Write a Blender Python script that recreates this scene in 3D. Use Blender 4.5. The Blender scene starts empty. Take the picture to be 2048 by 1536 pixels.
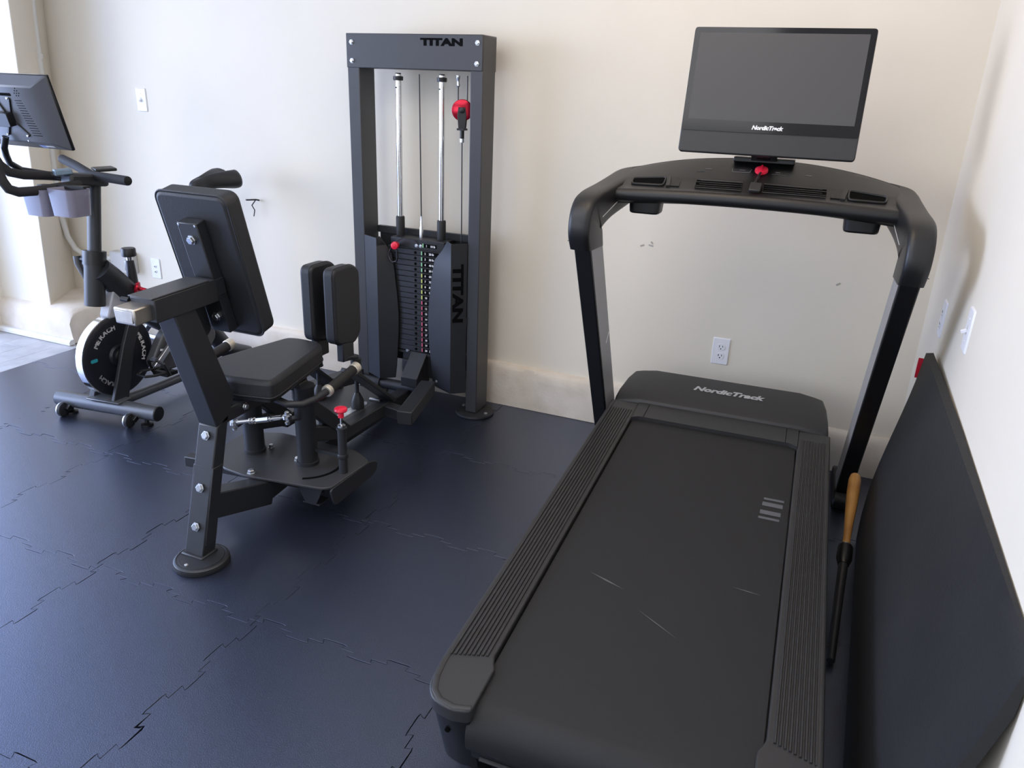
import bpy, bmesh, math, random
from mathutils import Vector, Matrix, noise
random.seed(7)
SC = bpy.context.scene
COL = SC.collection
PI = math.pi
V = Vector

# ---------------------------------------------------------------- camera, world, lights, exposure
def setup():
    yaw, pitch, roll = 0.392973366, 0.367965003, 0.0392833398
    fwd = V((-math.sin(yaw)*math.cos(pitch), math.cos(yaw)*math.cos(pitch), -math.sin(pitch)))
    r0 = V((math.cos(yaw), math.sin(yaw), 0)); u0 = r0.cross(fwd)
    r = r0*math.cos(roll) + u0*math.sin(roll); u = u0*math.cos(roll) - r0*math.sin(roll)
    cam = bpy.data.cameras.new('camera'); co = bpy.data.objects.new('camera', cam); COL.objects.link(co)
    cam.sensor_width = 36; cam.lens = 1527.496/2048*36; cam.clip_start = .02
    m = Matrix((r, u, -fwd)).transposed().to_4x4(); m.translation = V((-0.354939, -3.144366, 1.425606))
    co.matrix_world = m; SC.camera = co
    w = bpy.data.worlds.new('sky'); SC.world = w; w.use_nodes = True
    bg = w.node_tree.nodes['Background']; bg.inputs[0].default_value = (.40, .56, 1, 1); bg.inputs[1].default_value = 9.3
    def area(name, loc, rot, sx, sy, power, color, spread=PI):
        l = bpy.data.lights.new(name, 'AREA'); l.shape = 'RECTANGLE'; l.size = sx; l.size_y = sy
        l.energy = power; l.color = color; l.spread = spread
        o = bpy.data.objects.new(name, l); COL.objects.link(o); o.location = loc; o.rotation_euler = rot
    # daylight through the open doorway in the left wall, and the warm ceiling lamp of the room
    area('doorway_daylight', (-8.4, -3.7, 1.65), (0, -PI/2, -.12), 2.0, 2.8, 225, (1, .965, .90))
    area('front_fill', (-2.4, -5.1, 1.55), (PI/2, 0, -.05), 2.6, 1.5, 50, (.84, .91, 1))  # fill lamp added behind the camera; the front wall has no window
    area('ceiling_lamp', (-.9, -1.0, 2.54), (.35, 0, 0),   .8, .8, 13, (1, .76, .50))
    area('overhead_fill', (-1.9, -2.5, 2.54), (0, 0, 0), 2.4, 2.0, 46, (.97, .97, 1))  # broad neutral fill, added overhead to light the room from above
    v = SC.view_settings; v.view_transform = 'Standard'; v.look = 'None'; v.gamma = 1; v.exposure = -.30
    v.use_curve_mapping = False
setup()

# ---------------------------------------------------------------- materials
def mat(name, col, rough=.5, metal=0, bump=0, bscale=200, var=0, vscale=8, spec=.5, coat=0, alpha=1, trans=0, emit=0, col2=None, rvar=0):
    m = bpy.data.materials.new(name); m.use_nodes = True; nt = m.node_tree; N = nt.nodes; L = nt.links
    b = N['Principled BSDF']
    b.inputs['Base Color'].default_value = (*col, 1); b.inputs['Roughness'].default_value = rough
    b.inputs['Metallic'].default_value = metal; b.inputs['Specular IOR Level'].default_value = spec
    b.inputs['Coat Weight'].default_value = coat; b.inputs['Alpha'].default_value = alpha
    b.inputs['Transmission Weight'].default_value = trans
    tc = N.new('ShaderNodeTexCoord')
    if bump:
        n = N.new('ShaderNodeTexNoise'); n.inputs['Scale'].default_value = bscale; n.inputs['Detail'].default_value = 3
        L.new(tc.outputs['Object'], n.inputs['Vector'])
        bp = N.new('ShaderNodeBump'); bp.inputs['Strength'].default_value = bump; bp.inputs['Distance'].default_value = .002
        L.new(n.outputs['Fac'], bp.inputs['Height']); L.new(bp.outputs['Normal'], b.inputs['Normal'])
    if var or col2 or rvar:
        n2 = N.new('ShaderNodeTexNoise'); n2.inputs['Scale'].default_value = vscale; n2.inputs['Detail'].default_value = 6
        L.new(tc.outputs['Object'], n2.inputs['Vector'])
        rp = N.new('ShaderNodeValToRGB'); rp.color_ramp.elements[0].position = .35; rp.color_ramp.elements[1].position = .7
        c2 = col2 or tuple(c*(1-var) for c in col)
        rp.color_ramp.elements[0].color = (*c2, 1); rp.color_ramp.elements[1].color = (*col, 1)
        L.new(n2.outputs['Fac'], rp.inputs[0]); L.new(rp.outputs[0], b.inputs['Base Color'])
        if rvar:
            mr = N.new('ShaderNodeMapRange'); mr.inputs[3].default_value = rough-rvar; mr.inputs[4].default_value = rough+rvar
            L.new(n2.outputs['Fac'], mr.inputs[0]); L.new(mr.outputs[0], b.inputs['Roughness'])
    return m
M = {}
M['wall'] = mat('wall_paint', (.775, .715, .605), .75, bump=.12, bscale=60, var=.03, vscale=3, spec=.25)
M['base'] = mat('rough_plaster', (.76, .69, .60), .8, bump=.55, bscale=70, vscale=7, col2=(.64, .56, .46), spec=.2)
M['trimw'] = mat('trim_paint', (.74, .72, .68), .6, var=.1)
M['ceil'] = mat('ceiling_paint', (.78, .74, .68), .8)
M['slab'] = mat('slab', (.05, .05, .05), .9)
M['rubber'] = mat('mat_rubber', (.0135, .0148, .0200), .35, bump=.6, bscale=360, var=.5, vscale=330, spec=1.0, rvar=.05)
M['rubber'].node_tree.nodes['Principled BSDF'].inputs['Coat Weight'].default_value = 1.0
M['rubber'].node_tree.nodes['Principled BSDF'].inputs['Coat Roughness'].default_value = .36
M['rubber'].node_tree.nodes['Principled BSDF'].inputs['Coat Tint'].default_value = (.76, .83, 1, 1)  # blue of the reflected sky also put into the coat and specular tints
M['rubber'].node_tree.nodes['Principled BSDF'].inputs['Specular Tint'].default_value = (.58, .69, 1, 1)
M['plank'] = mat('whitewashed_vinyl', (.52, .52, .53), .42, bump=.1, bscale=40, vscale=9, col2=(.38, .385, .40))
M['powder'] = mat('black_powder_coat', (.016, .017, .020), .46, bump=.15, bscale=500, spec=.5)
M['powderg'] = mat('grey_powder_coat', (.040, .040, .043), .42, bump=.12, bscale=500, spec=.5)
M['gunmetal'] = mat('gunmetal_paint', (.12, .125, .135), .30, metal=.5)
M['vinyl'] = mat('black_vinyl', (.015, .0155, .018), .5, bump=.25, bscale=260, spec=.45)
M['plastic'] = mat('black_plastic', (.008, .008, .009), .42, bump=.1, bscale=400)
M['plasticd'] = mat('dark_plastic', (.005, .005, .006), .4)
M['plasticg'] = mat('charcoal_plastic', (.022, .022, .023), .48, bump=.12, bscale=400)
M['belt'] = mat('running_belt', (.012, .012, .013), .62, bump=.35, bscale=900, spec=.4)
M['bouncelit'] = mat('bounce_lit_upright', (.30, .30, .31), .4, metal=.2)  # light bounced off the wall is painted into this paler grey
M['gloss'] = mat('gloss_black', (.006, .006, .007), .12)
M['screen'] = mat('screen_glass', (.072, .071, .073), .5, spec=.3)  # even grey stands in for the room reflected in the display
M['chrome'] = mat('chrome', (.72, .72, .72), .13, metal=1)
M['zinc'] = mat('zinc_plate', (.66, .68, .70), .28, metal=1)
M['steel'] = mat('brushed_steel', (.62, .57, .50), .34, metal=1, var=.15, vscale=30)
M['collar'] = mat('cream_metal_collar', (.62, .57, .48), .32, metal=.6)
M['shell'] = mat('grey_shell', (.06, .06, .066), .42, bump=.1, bscale=400)
M['bluegrey'] = mat('blue_grey_clip', (.22, .30, .38), .3, metal=.4)
M['foam'] = mat('foam_grip', (.012, .010, .010), .75, bump=.3, bscale=500)
M['red'] = mat('red_plastic', (.80, .018, .055), .32)
M['redm'] = mat('red_anodised', (.42, .01, .03), .22, metal=.7)
M['white'] = mat('white_plastic', (.80, .80, .83), .4)
M['whitet'] = mat('white_print', (.72, .72, .72), .5)
M['greyt'] = mat('grey_print', (.45, .45, .45), .5)
M['dimt'] = mat('dim_print', (.22, .22, .23), .5)
M['stripe'] = mat('grey_belt_print', (.10, .105, .115), .6)
M['scuff'] = mat('scuff', (.09, .09, .095), .8)
M['blackt'] = mat('black_print', (.002, .002, .0025), .8, spec=.08)
M['rubberp'] = mat('smooth_rubber', (.012, .012, .013), .6)
M['smoke'] = mat('smoky_plastic', (.22, .21, .27), .25, alpha=.82)
M['clear'] = mat('translucent_guard', (.42, .43, .47), .3, alpha=.7)
M['greybox'] = mat('grey_metal_box', (.55, .54, .51), .5)
M['conduit'] = mat('painted_conduit', (.66, .645, .60), .55)
M['wood'] = mat('varnished_wood', (.48, .25, .07), .38, vscale=14, col2=(.34, .16, .04))
M['board'] = mat('black_board', (.013, .013, .014), .62, bump=.4, bscale=90, vscale=5, col2=(.008, .008, .009))
M['sticker'] = mat('silver_sticker', (.62, .64, .65), .3, metal=.4, vscale=60, col2=(.35, .36, .37))
M['blue'] = mat('blue_sticker', (.28, .38, .75), .5)
M['teal'] = mat('teal_print', (.02, .30, .36), .5)
M['green'] = mat('green_print', (.30, .62, .34), .5)
M['yellow'] = mat('yellow_print', (.62, .66, .16), .5)
M['pink'] = mat('pink_print', (.60, .10, .18), .5)
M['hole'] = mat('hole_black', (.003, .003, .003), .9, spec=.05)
M['cable'] = mat('black_cable', (.012, .008, .010), .4)
M['wheelb'] = mat('flywheel_black', (.010, .011, .016), .38)
M['darkstain'] = mat('chipped_plaster', (.40, .38, .34), .9)

# ---------------------------------------------------------------- mesh helpers
X, Y, Z = V((1, 0, 0)), V((0, 1, 0)), V((0, 0, 1))
def frame(d, up=Z):
    d = d.normalized()
    if abs(d.dot(up)) > .98: up = Y if abs(d.dot(Y)) < .9 else X
    s = d.cross(up).normalized(); return s, s.cross(d)
def rrect(w, h, r, n=5, cx=0, cy=0):
    P = []
    for (sx, sy, a0) in ((1, 1, 0), (-1, 1, 90), (-1, -1, 180), (1, -1, 270)):
        for k in range(n+1):
            a = math.radians(a0 + 90*k/n)
            P.append((cx + sx*(w/2-r) + r*math.cos(a), cy + sy*(h/2-r) + r*math.sin(a)))
    return P
def roundpoly(pts, r, n=4):
    P = []; m = len(pts)
    for i in range(m):
        rr = r[i] if isinstance(r, (list, tuple)) else r
        a, b, c = V(pts[i-1]), V(pts[i]), V(pts[(i+1) % m])
        u, w = (a-b), (c-b); t = min(rr, u.length*.45, w.length*.45)
        p0, p1 = b+u.normalized()*t, b+w.normalized()*t
        for k in range(n+1):
            s = k/n; P.append(tuple(p0*(1-s)**2 + b*2*s*(1-s) + p1*s*s))
    return P
class MB:
    def __init__(s): s.v = []; s.f = []
    def add(s, vs, fs):
        o = len(s.v); s.v += [V(p) for p in vs]; s.f += [tuple(i+o for i in f) for f in fs]; return s
    def box(s, c, d, R=None):
        c = V(c); P = [V((x*d[0]/2, y*d[1]/2, z*d[2]/2)) for z in (-1, 1) for y in (-1, 1) for x in (-1, 1)]
        if R: P = [R @ p for p in P]
        return s.add([c+p for p in P], [(0, 2, 3, 1), (4, 5, 7, 6), (0, 1, 5, 4), (2, 6, 7, 3), (0, 4, 6, 2), (1, 3, 7, 5)])
    def beam(s, a, b, w, h, up=Z):
        a, b = V(a), V(b); u, n = frame(b-a, up)
        P = [q + u*sx*w/2 + n*sy*h/2 for q in (a, b) for sx, sy in ((-1, -1), (1, -1), (1, 1), (-1, 1))]
        return s.add(P, [(3, 2, 1, 0), (4, 5, 6, 7), (0, 1, 5, 4), (1, 2, 6, 5), (2, 3, 7, 6), (3, 0, 4, 7)])
    def tube(s, pts, r, n=14, cap=True, flat=None):
        pts = [V(p) for p in pts]; m = len(pts); R = r if isinstance(r, (list, tuple)) else [r]*m
        up = None; P = []
        for i, p in enumerate(pts):
            d = (pts[min(i+1, m-1)] - pts[max(i-1, 0)]).normalized()
            if up is None: u, up = frame(d)
            else:
                u = d.cross(up).normalized(); up = u.cross(d)
            for k in range(n):
                a = 2*PI*k/n; P.append(p + u*R[i]*math.cos(a) + up*R[i]*(flat or 1)*math.sin(a))
        F = [(i*n+k, i*n+(k+1) % n, (i+1)*n+(k+1) % n, (i+1)*n+k) for i in range(m-1) for k in range(n)]
        if cap: F += [tuple(range(n-1, -1, -1)), tuple(range((m-1)*n, m*n))]
        return s.add(P, F)
    def cyl(s, a, b, r, n=24, r2=None): return s.tube([a, b], [r, r if r2 is None else r2], n)
    def prism(s, poly, o, U, W, d, top=None):
        o, U, W = V(o), V(U).normalized(), V(W).normalized(); N = U.cross(W); n = len(poly)
        P = [o+U*a+W*b for a, b in poly] + [o+U*a+W*b+N*d for a, b in (top or poly)]
        F = [tuple(range(n-1, -1, -1)), tuple(range(n, 2*n))] + [(i, (i+1) % n, n+(i+1) % n, n+i) for i in range(n)]
        return s.add(P, F)
    def lathe(s, prof, o, ax, n=32):
        o, ax = V(o), V(ax).normalized(); u, w = frame(ax); P = []; m = len(prof)
        for r, h in prof:
            for k in range(n):
                a = 2*PI*k/n; P.append(o + ax*h + u*r*math.cos(a) + w*r*math.sin(a))
        F = [(i*n+k, i*n+(k+1) % n, (i+1)*n+(k+1) % n, (i+1)*n+k) for i in range(m-1) for k in range(n)]
        F += [tuple(range(n-1, -1, -1)), tuple(range((m-1)*n, m*n))]
        return s.add(P, F)
    def sphere(s, c, r, n=14, sc=(1, 1, 1)):
        m = n//2; prof = [(max(math.sin(PI*i/m), .001), -math.cos(PI*i/m)) for i in range(m+1)]
        P = []; c = V(c)
        for a, h in prof:
            for k in range(n): P.append(c + V((a*math.cos(2*PI*k/n)*r*sc[0], a*math.sin(2*PI*k/n)*r*sc[1], h*r*sc[2])))
        F = [(i*n+k, i*n+(k+1) % n, (i+1)*n+(k+1) % n, (i+1)*n+k) for i in range(m) for k in range(n)]
        return s.add(P, F)
    def loft(s, rings, cap=True):
        n = len(rings[0]); P = [p for r in rings for p in r]; m = len(rings)
        F = [(i*n+k, i*n+(k+1) % n, (i+1)*n+(k+1) % n, (i+1)*n+k) for i in range(m-1) for k in range(n)]
        if cap: F += [tuple(range(n-1, -1, -1)), tuple(range((m-1)*n, m*n))]
        return s.add(P, F)
OFF = {}
def build(name, mb, m, parent=None, bev=0, seg=2, ang=38, sub=0, recalc=True, flat=False):
    off = OFF.get(parent.name, V((0, 0, 0))) if parent else V((0, 0, 0))
    bm = bmesh.new(); vs = [bm.verts.new(p-off) for p in mb.v]
    for f in mb.f:
        try: bm.faces.new([vs[i] for i in f])
        except ValueError: pass
    if recalc: bmesh.ops.recalc_face_normals(bm, faces=bm.faces)
    for f in bm.faces: f.smooth = not flat
    me = bpy.data.meshes.new(name); bm.to_mesh(me); bm.free()
    me.materials.append(M[m])
    if not flat: me.set_sharp_from_angle(angle=math.radians(ang))
    o = bpy.data.objects.new(name, me); COL.objects.link(o)
    if parent: o.parent = parent; OFF[o.name] = off
    if bev:
        b = o.modifiers.new('bevel', 'BEVEL'); b.width = bev; b.segments = seg; b.limit_method = 'ANGLE'; b.angle_limit = math.radians(40)
        b.harden_normals = False
    if sub:
        b = o.modifiers.new('sub', 'SUBSURF'); b.levels = sub; b.render_levels = sub
    return o
def thing(name, label, cat, loc, rz=0, group=None):
    o = bpy.data.objects.new(name, None); COL.objects.link(o); o.location = loc; o.rotation_euler = (0, 0, rz)
    o.empty_display_size = .1; o['label'] = label; o['category'] = cat
    if group: o['group'] = group
    OFF[o.name] = V((0, 0, 0)) if rz else V(loc)
    return o
def struct(name, mb, m, **k):
    o = build(name, mb, m, **k); o['kind'] = 'structure'; return o
def text(body, size, o, U, W, m, parent, name='lettering', sx=1, shear=0, bold=0, depth=.0006, spacing=1, align='LEFT', width=None):
    c = bpy.data.curves.new('t', 'FONT'); c.body = body; c.size = size; c.shear = shear; c.offset = bold; c.extrude = depth/2
    c.space_character = spacing; c.align_x = align; c.resolution_u = 3
    t = bpy.data.objects.new('t', c); me = bpy.data.meshes.new_from_object(t)
    bpy.data.objects.remove(t); bpy.data.curves.remove(c)
    off = OFF.get(parent.name, V((0, 0, 0))); o, U, W = V(o), V(U).normalized(), V(W).normalized(); N = U.cross(W)
    if width:
        xs = [v.co.x for v in me.vertices]; k0 = min(xs); sx = width/(max(xs)-k0)
    for v in me.vertices: v.co = o + U*v.co.x*sx + W*v.co.y + N*(v.co.z+depth*.5) - off
    me.materials.clear(); me.materials.append(M[m]); me.name = name
    ob = bpy.data.objects.new(name, me); COL.objects.link(ob); ob.parent = parent; return ob
def bolt(c, d, parent, r=.011, h=.009, name='bolt', m='zinc'):
    c, d = V(c), V(d).normalized(); mb = MB(); mb.lathe([(r*1.25, 0), (r*1.25, h*.22), (r*.98, h*.24), (r*.98, h*.85), (r*.8, h)], c, d, 6 if r > .007 else 10)
    return build(name, mb, m, parent, ang=25)

# ---------------------------------------------------------------- the room
def room():
    CE = 2.6; XL, YF = -4.78, -5.2
    # interlocking floor mats: a grid turned a little against the walls
    fl = struct('floor', MB().box((-3.1, -2.55, -.062), (6.6, 5.7, .1)), 'slab')
    a = math.radians(1.3); ca, sa = math.cos(a), math.sin(a)
    cols = [-3, -2, -1, 0, 1, 2, 3, 4]; rows = [.0, .59, 1.19, 1.79]; rows = [-3.0, -2.4, -1.8, -1.2, -.6, 0, .585, 1.185, 1.795]
    def node(i, j):
        u, v = cols[i]*.604, rows[j]; x, y = -2.278+u*ca-v*sa, -1.797+u*sa+v*ca
        if i == len(cols)-1: x = -.004
        if j == len(rows)-1: y = -.004
        return V((x, y))
    def teeth(P, Q, sd):
        d = Q-P; L = d.length; d = d/L; n = V((-d.y, d.x)); k = 6; pts = [P]
        rnd = random.Random(sd); w = L/k
        for t in range(k):
            c = (t+.5)*w; s = 1 if t % 2 == 0 else -1; h = .0175*s; j = rnd.uniform(-.0015, .0015)
            for du, dv in ((-.30, 0), (-.34, .55), (-.40, .9), (-.30, 1.0), (.30, 1.0), (.40, .9), (.34, .55), (.30, 0)):
                pts.append(P + d*(c+du*w*.92+j) + n*h*dv)
        return pts
    for i in range(len(cols)-1):
        for j in range(len(rows)-1):
            A, B, C, D = node(i, j), node(i+1, j), node(i+1, j+1), node(i, j+1)
            e = []
            def side(P, Q, key, straight, rev):
                if straight: return [Q] if rev else [P]
                p = teeth(P, Q, key)
                return (p + [Q])[:0:-1] if rev else p
            e += side(A, B, (1, i, j).__hash__(), j == 0, False)
            e += side(B, C, (2, i+1, j).__hash__(), i+1 == len(cols)-1, False)
            e += side(D, C, (1, i, j+1).__hash__(), j+1 == len(rows)-1, True)
            e += side(A, D, (2, i, j).__hash__(), i == 0, True)
            n = len(e); g = .0008; ins = []
            for k in range(n):
                p0, p1, p2 = e[k-1], e[k], e[(k+1) % n]
                t = ((p1-p0).normalized() + (p2-p1).normalized())
                t = t.normalized() if t.length > 1e-6 else (p1-p0).normalized()
                dq = (p1-V((-1.672, -2.20))).length; ins.append(p1 + V((-t.y, t.x))*(g*random.uniform(.6, 1.8) + (.0045*(1-dq/.04) if dq < .04 else 0)))
            c = (A+C)/2
            tilt = (random.uniform(-.0012, .0012), random.uniform(-.0012, .0012), random.uniform(-.001, 0))
            top = []; rim = []
            for k, p in enumerate(ins):
                z = (p.x-c.x)*tilt[0] + (p.y-c.y)*tilt[1] + tilt[2]
                
                rim.append(V((p.x, p.y, z-.0005)))
                q = p + (c-p).normalized()*.0007; top.append(V((q.x, q.y, z)))
            mb = MB(); mb.loft([[V((p.x, p.y, -.0118)) for p in ins], rim, top])
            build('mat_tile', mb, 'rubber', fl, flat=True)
    # white wood-look planks beyond the mats
    x = -4.098; k = 0
    while x > -6.3:
        w = .152
        y0 = -4.9 + (k*.37) % .9
        while y0 < -.02:
            y1 = min(y0+1.22, -.004)
            build('floor_plank', MB().box((x-w/2, (y0+y1)/2, -.0095), (w-.0012, y1-y0-.0012, .005)), 'plank', fl, bev=.0012, seg=1)
            y0 = y1
        x -= w; k += 1
    # back wall, slightly set back behind the rough plaster base
    mb = MB(); mb.box((-3.15, .11, 1.3), (6.6, .18, 2.6)); struct('wall_back', mb, 'wall')
    struct('wall_right', MB().box((.09, -2.55, 1.3), (.18, 5.7, 2.62)), 'wall')
    struct('wall_front', MB().box((-3.15, YF-.09, 1.3), (6.6, .18, 2.6)), 'wall')
    mb = MB(); mb.box((XL-.09, -.22, 1.3), (.18, .46, 2.6)); mb.box((XL-.09, -4.75, 1.3), (.18, 1.0, 2.6)); mb.box((XL-.09, -2.35, 2.47), (.18, 3.9, .26))
    struct('wall_left', mb, 'wall')
    struct('ceiling', MB().box((-3.15, -2.55, CE+.06), (6.7, 5.8, .1)), 'ceil')
    # rough plaster base along the back wall (grid displaced by noise)
    def base(name, x0, x1, y, htab, nx, depth):
        mb = MB(); prof = [(0, 0), (.002, .35), (.004, .7), (.002, .9), (-.004, .97), (-.012, 1.0), (-depth, 1.03)]
        P = []; F = []; m = len(prof)
        for i in range(nx+1):
            x = x0+(x1-x0)*i/nx
            for a0, a1 in zip(htab, htab[1:]):
                if a0[0] <= x <= a1[0]: h = a0[1]+(a1[1]-a0[1])*(x-a0[0])/(a1[0]-a0[0])
            for q, (dy, dz) in enumerate(prof):
                nz = noise.noise(V((x*6, q*.8, 1.7)))*.009 + noise.noise(V((x*22, q*2.1, 5)))*.0045
                P.append((x, y-dy-(abs(nz) if q < m-1 else 0)*(0 if q == 0 else 1), h*dz + (nz*.9 if 0 < q < m-1 else 0)))
        for i in range(nx):
            for q in range(m-1): F.append((i*m+q, (i+1)*m+q, (i+1)*m+q+1, i*m+q+1))
        mb.add(P, F); return struct(name, mb, 'base', ang=60, recalc=False)
    base('baseboard_back', -4.25, -.002, -.006, [(-4.7, .118), (-3.9, .15), (-3.0, .176), (-1.7, .207), (0, .172)], 170, .03)
    # pier standing out of the back wall at the left, leaning a little, with its own thick base
    mb = MB()
    b = [(-6.2, -.30), (-4.393, -.30), (-4.60, .03), (-6.2, .03)]
    t = [(-6.2, -.30), (-4.245, -.30), (-4.245, .03), (-6.2, .03)]
    t = [(x0, y0) for x0, y0 in t]
    mb.prism(b, (0, 0, .08), X, Y, 2.5, top=[(-6.2, -.30), (-4.225, -.30), (-4.395, .03), (-6.2, .03)])
    struct('wall_pier', mb, 'wall', bev=.006, seg=2)
    mb = MB(); prof = [(-.335, -.001), (-.345, .06), (-.342, .13), (-.33, .165), (-.305, .186), (-.27, .196), (.03, .2)]
    rings = []
    for x0 in [-6.2] + [-5.6+.08*k for k in range(17)] + [-4.235, -4.205, -4.196]:
        k = 1 if x0 < -4.24 else (.965 if x0 < -4.22 else (.90 if x0 < -4.2 else .86))
        rings.append([V((x0, y0 + noise.noise(V((x0*7, z0*20, 2)))*.013, z0*k + noise.noise(V((x0*5, z0*9, 4)))*.004*(z0 > .02))) for y0, z0 in prof] + [V((x0, .03, 0))])
    mb.loft(rings); struct('baseboard_pier', mb, 'base', ang=60)
    struct('trim_1', MB().prism([(-.372, -.004), (-.372, .012), (-.362, .024), (-.338, .026), (-.338, -.004)], (-6.2, 0, 0), Y, Z, 2.01), 'trimw')
    # small chips and scratches in the paint
    for i, (x0, z0, w, h, rot) in enumerate([(-1.10, .835, .017, .006, -.4), (-1.06, .85, .012, .006, .8), (-1.063, .838, .02, .006, .2), (-.32, .77, .016, .006, -.6)]):
        R = Matrix.Rotation(rot, 3, 'Y')
        o = build('paint_chip', MB().box((x0, .0192, z0), (w, .002, h), R), 'darkstain', bpy.data.objects['wall_back'])
    for y0, z0 in ((-1.62, .64), (-1.95, .86)):
        build('paint_chip', MB().box((-.0005, y0, z0), (.002, .006, .014)), 'darkstain', bpy.data.objects['wall_right'])
room()

# ---------------------------------------------------------------- wall fittings
def plate(name, label, cat, c, U, kind):
    """a wall plate 70 x 114 mm; U runs to its right, its face looks along U x Z"""
    c, U = V(c), V(U); N = U.cross(Z); t = thing(name, label, cat, c, 0, {'outlet': 'duplex outlets on the walls', 'switch': 'toggle switches on the walls'}.get(kind))
    P = lambda a, b, n: c + U*a + Z*b + N*n
    mb = MB(); mb.prism(rrect(.072, .117, .004, 3), c-N*.0008, U, Z, .0058, top=rrect(.066, .111, .004, 3)); build('cover', mb, 'white', t, bev=.0012)
    def screw(b): build('screw', MB().lathe([(.0032, 0), (.003, .0012), (.001, .0014)], P(0, b, .005), N, 12), 'white', t)
    if kind == 'outlet':
        for b in (.0195, -.0195):
            r = build('receptacle', MB().prism(rrect(.034, .029, .0135, 6), P(0, b, .0045), U, Z, .0022), 'white', t, bev=.0006)
            for a, h in ((-.0065, .009), (.0065, .0075)): build('slot', MB().box(P(a, b+.003, .0067), (abs(U.x)*.0024+abs(N.x)*.001, abs(U.y)*.0024+abs(N.y)*.001, h)), 'hole', r)
            build('slot', MB().lathe([(.0026, 0), (.0026, .0006)], P(0, b-.0075, .0064), N, 12), 'hole', r)
        screw(0)
    if kind == 'switch':
        build('toggle_frame', MB().prism(rrect(.011, .025, .001, 2), P(0, 0, .0045), U, Z, .001), 'greybox', t)  # grey, not white: paints in the shade under the toggle
        q = P(0, 0, .005); build('toggle', MB().beam(q, q+N*.013-Z*.007, .0085, .009), 'white', t, bev=.001)
        screw(.03); screw(-.03)
    if kind == 'jack':
        for b in (.013, -.017): 
            j = build('socket', MB().lathe([(.008, 0), (.008, .004), (.005, .006)], P(0, b, .0045), N, 14), 'white', t)
            build('socket_hole', MB().lathe([(.0035, 0), (.0035, .0008)], P(0, b, .0102), N, 10), 'hole', j)
        screw(.042); screw(-.042)
    return t
plate('light_switch', 'white toggle light switch plate high on the back wall above the spin bike', 'switch', (-3.834, .0192, 1.303), X, 'switch')
plate('phone_jack', 'white two-socket jack plate low on the back wall behind the spin bike', 'wall plate', (-3.89, .0192, .398), X, 'jack')
plate('wall_outlet', 'white duplex outlet on the back wall seen through the treadmill frame', 'outlet', (-.722, .0192, .43), X, 'outlet')
plate('wall_outlet', 'white duplex outlet on the right wall near the corner', 'outlet', (.0002, -.44, .795), -Y, 'outlet')
plate('light_switch', 'white toggle switch plate on the right wall in the shadow above the leaning board', 'switch', (.0002, -.93, .888), -Y, 'switch')
def junction():
    t = thing('junction_box', 'grey metal electrical box low on the back wall behind the spin bike', 'electrical box', (-4.105, .02, .415))
    build('box_body', MB().box((-4.105, -.008, .415), (.155, .055, .118)), 'greybox', t, bev=.004)
    build('box_cover', MB().box((-4.105, -.037, .415), (.145, .004, .108)), 'greybox', t, bev=.0015)
    for s in (-1, 1): build('screw', MB().lathe([(.004, 0), (.003, .0015)], (-4.105+s*.06, -.0388, .415), -Y, 10), 'zinc', t)
    build('handset_hook', MB().tube([(-4.03, -.04, .45), (-4.03, -.062, .44), (-4.03, -.066, .39), (-4.03, -.055, .375)], .006, 10), 'zinc', t)
    t = thing('conduit', 'pale painted conduit running down the corner of the pier and bending to the grey box', 'conduit', (-4.55, .0, .42))
    pts = [(-4.345, -.09, 2.58), (-4.398, -.088, 1.767), (-4.408, -.098, 1.405), (-4.449, -.088, .909), (-4.474, -.075, .656), (-4.485, -.05, .53), (-4.475, -.022, .455), (-4.44, -.008, .425), (-4.39, -.004, .414), (-4.186, -.003, .425)]
    build('pipe', MB().tube(pts, .0155, 14), 'conduit', t)
    for z0, x0 in ((1.50, -4.404), (.909, -4.449)): build('strap', MB().tube([(x0-.001, -.092, z0-.012), (x0+.001, -.092, z0+.012)], .0185, 14), 'conduit', t)
junction()

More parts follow.
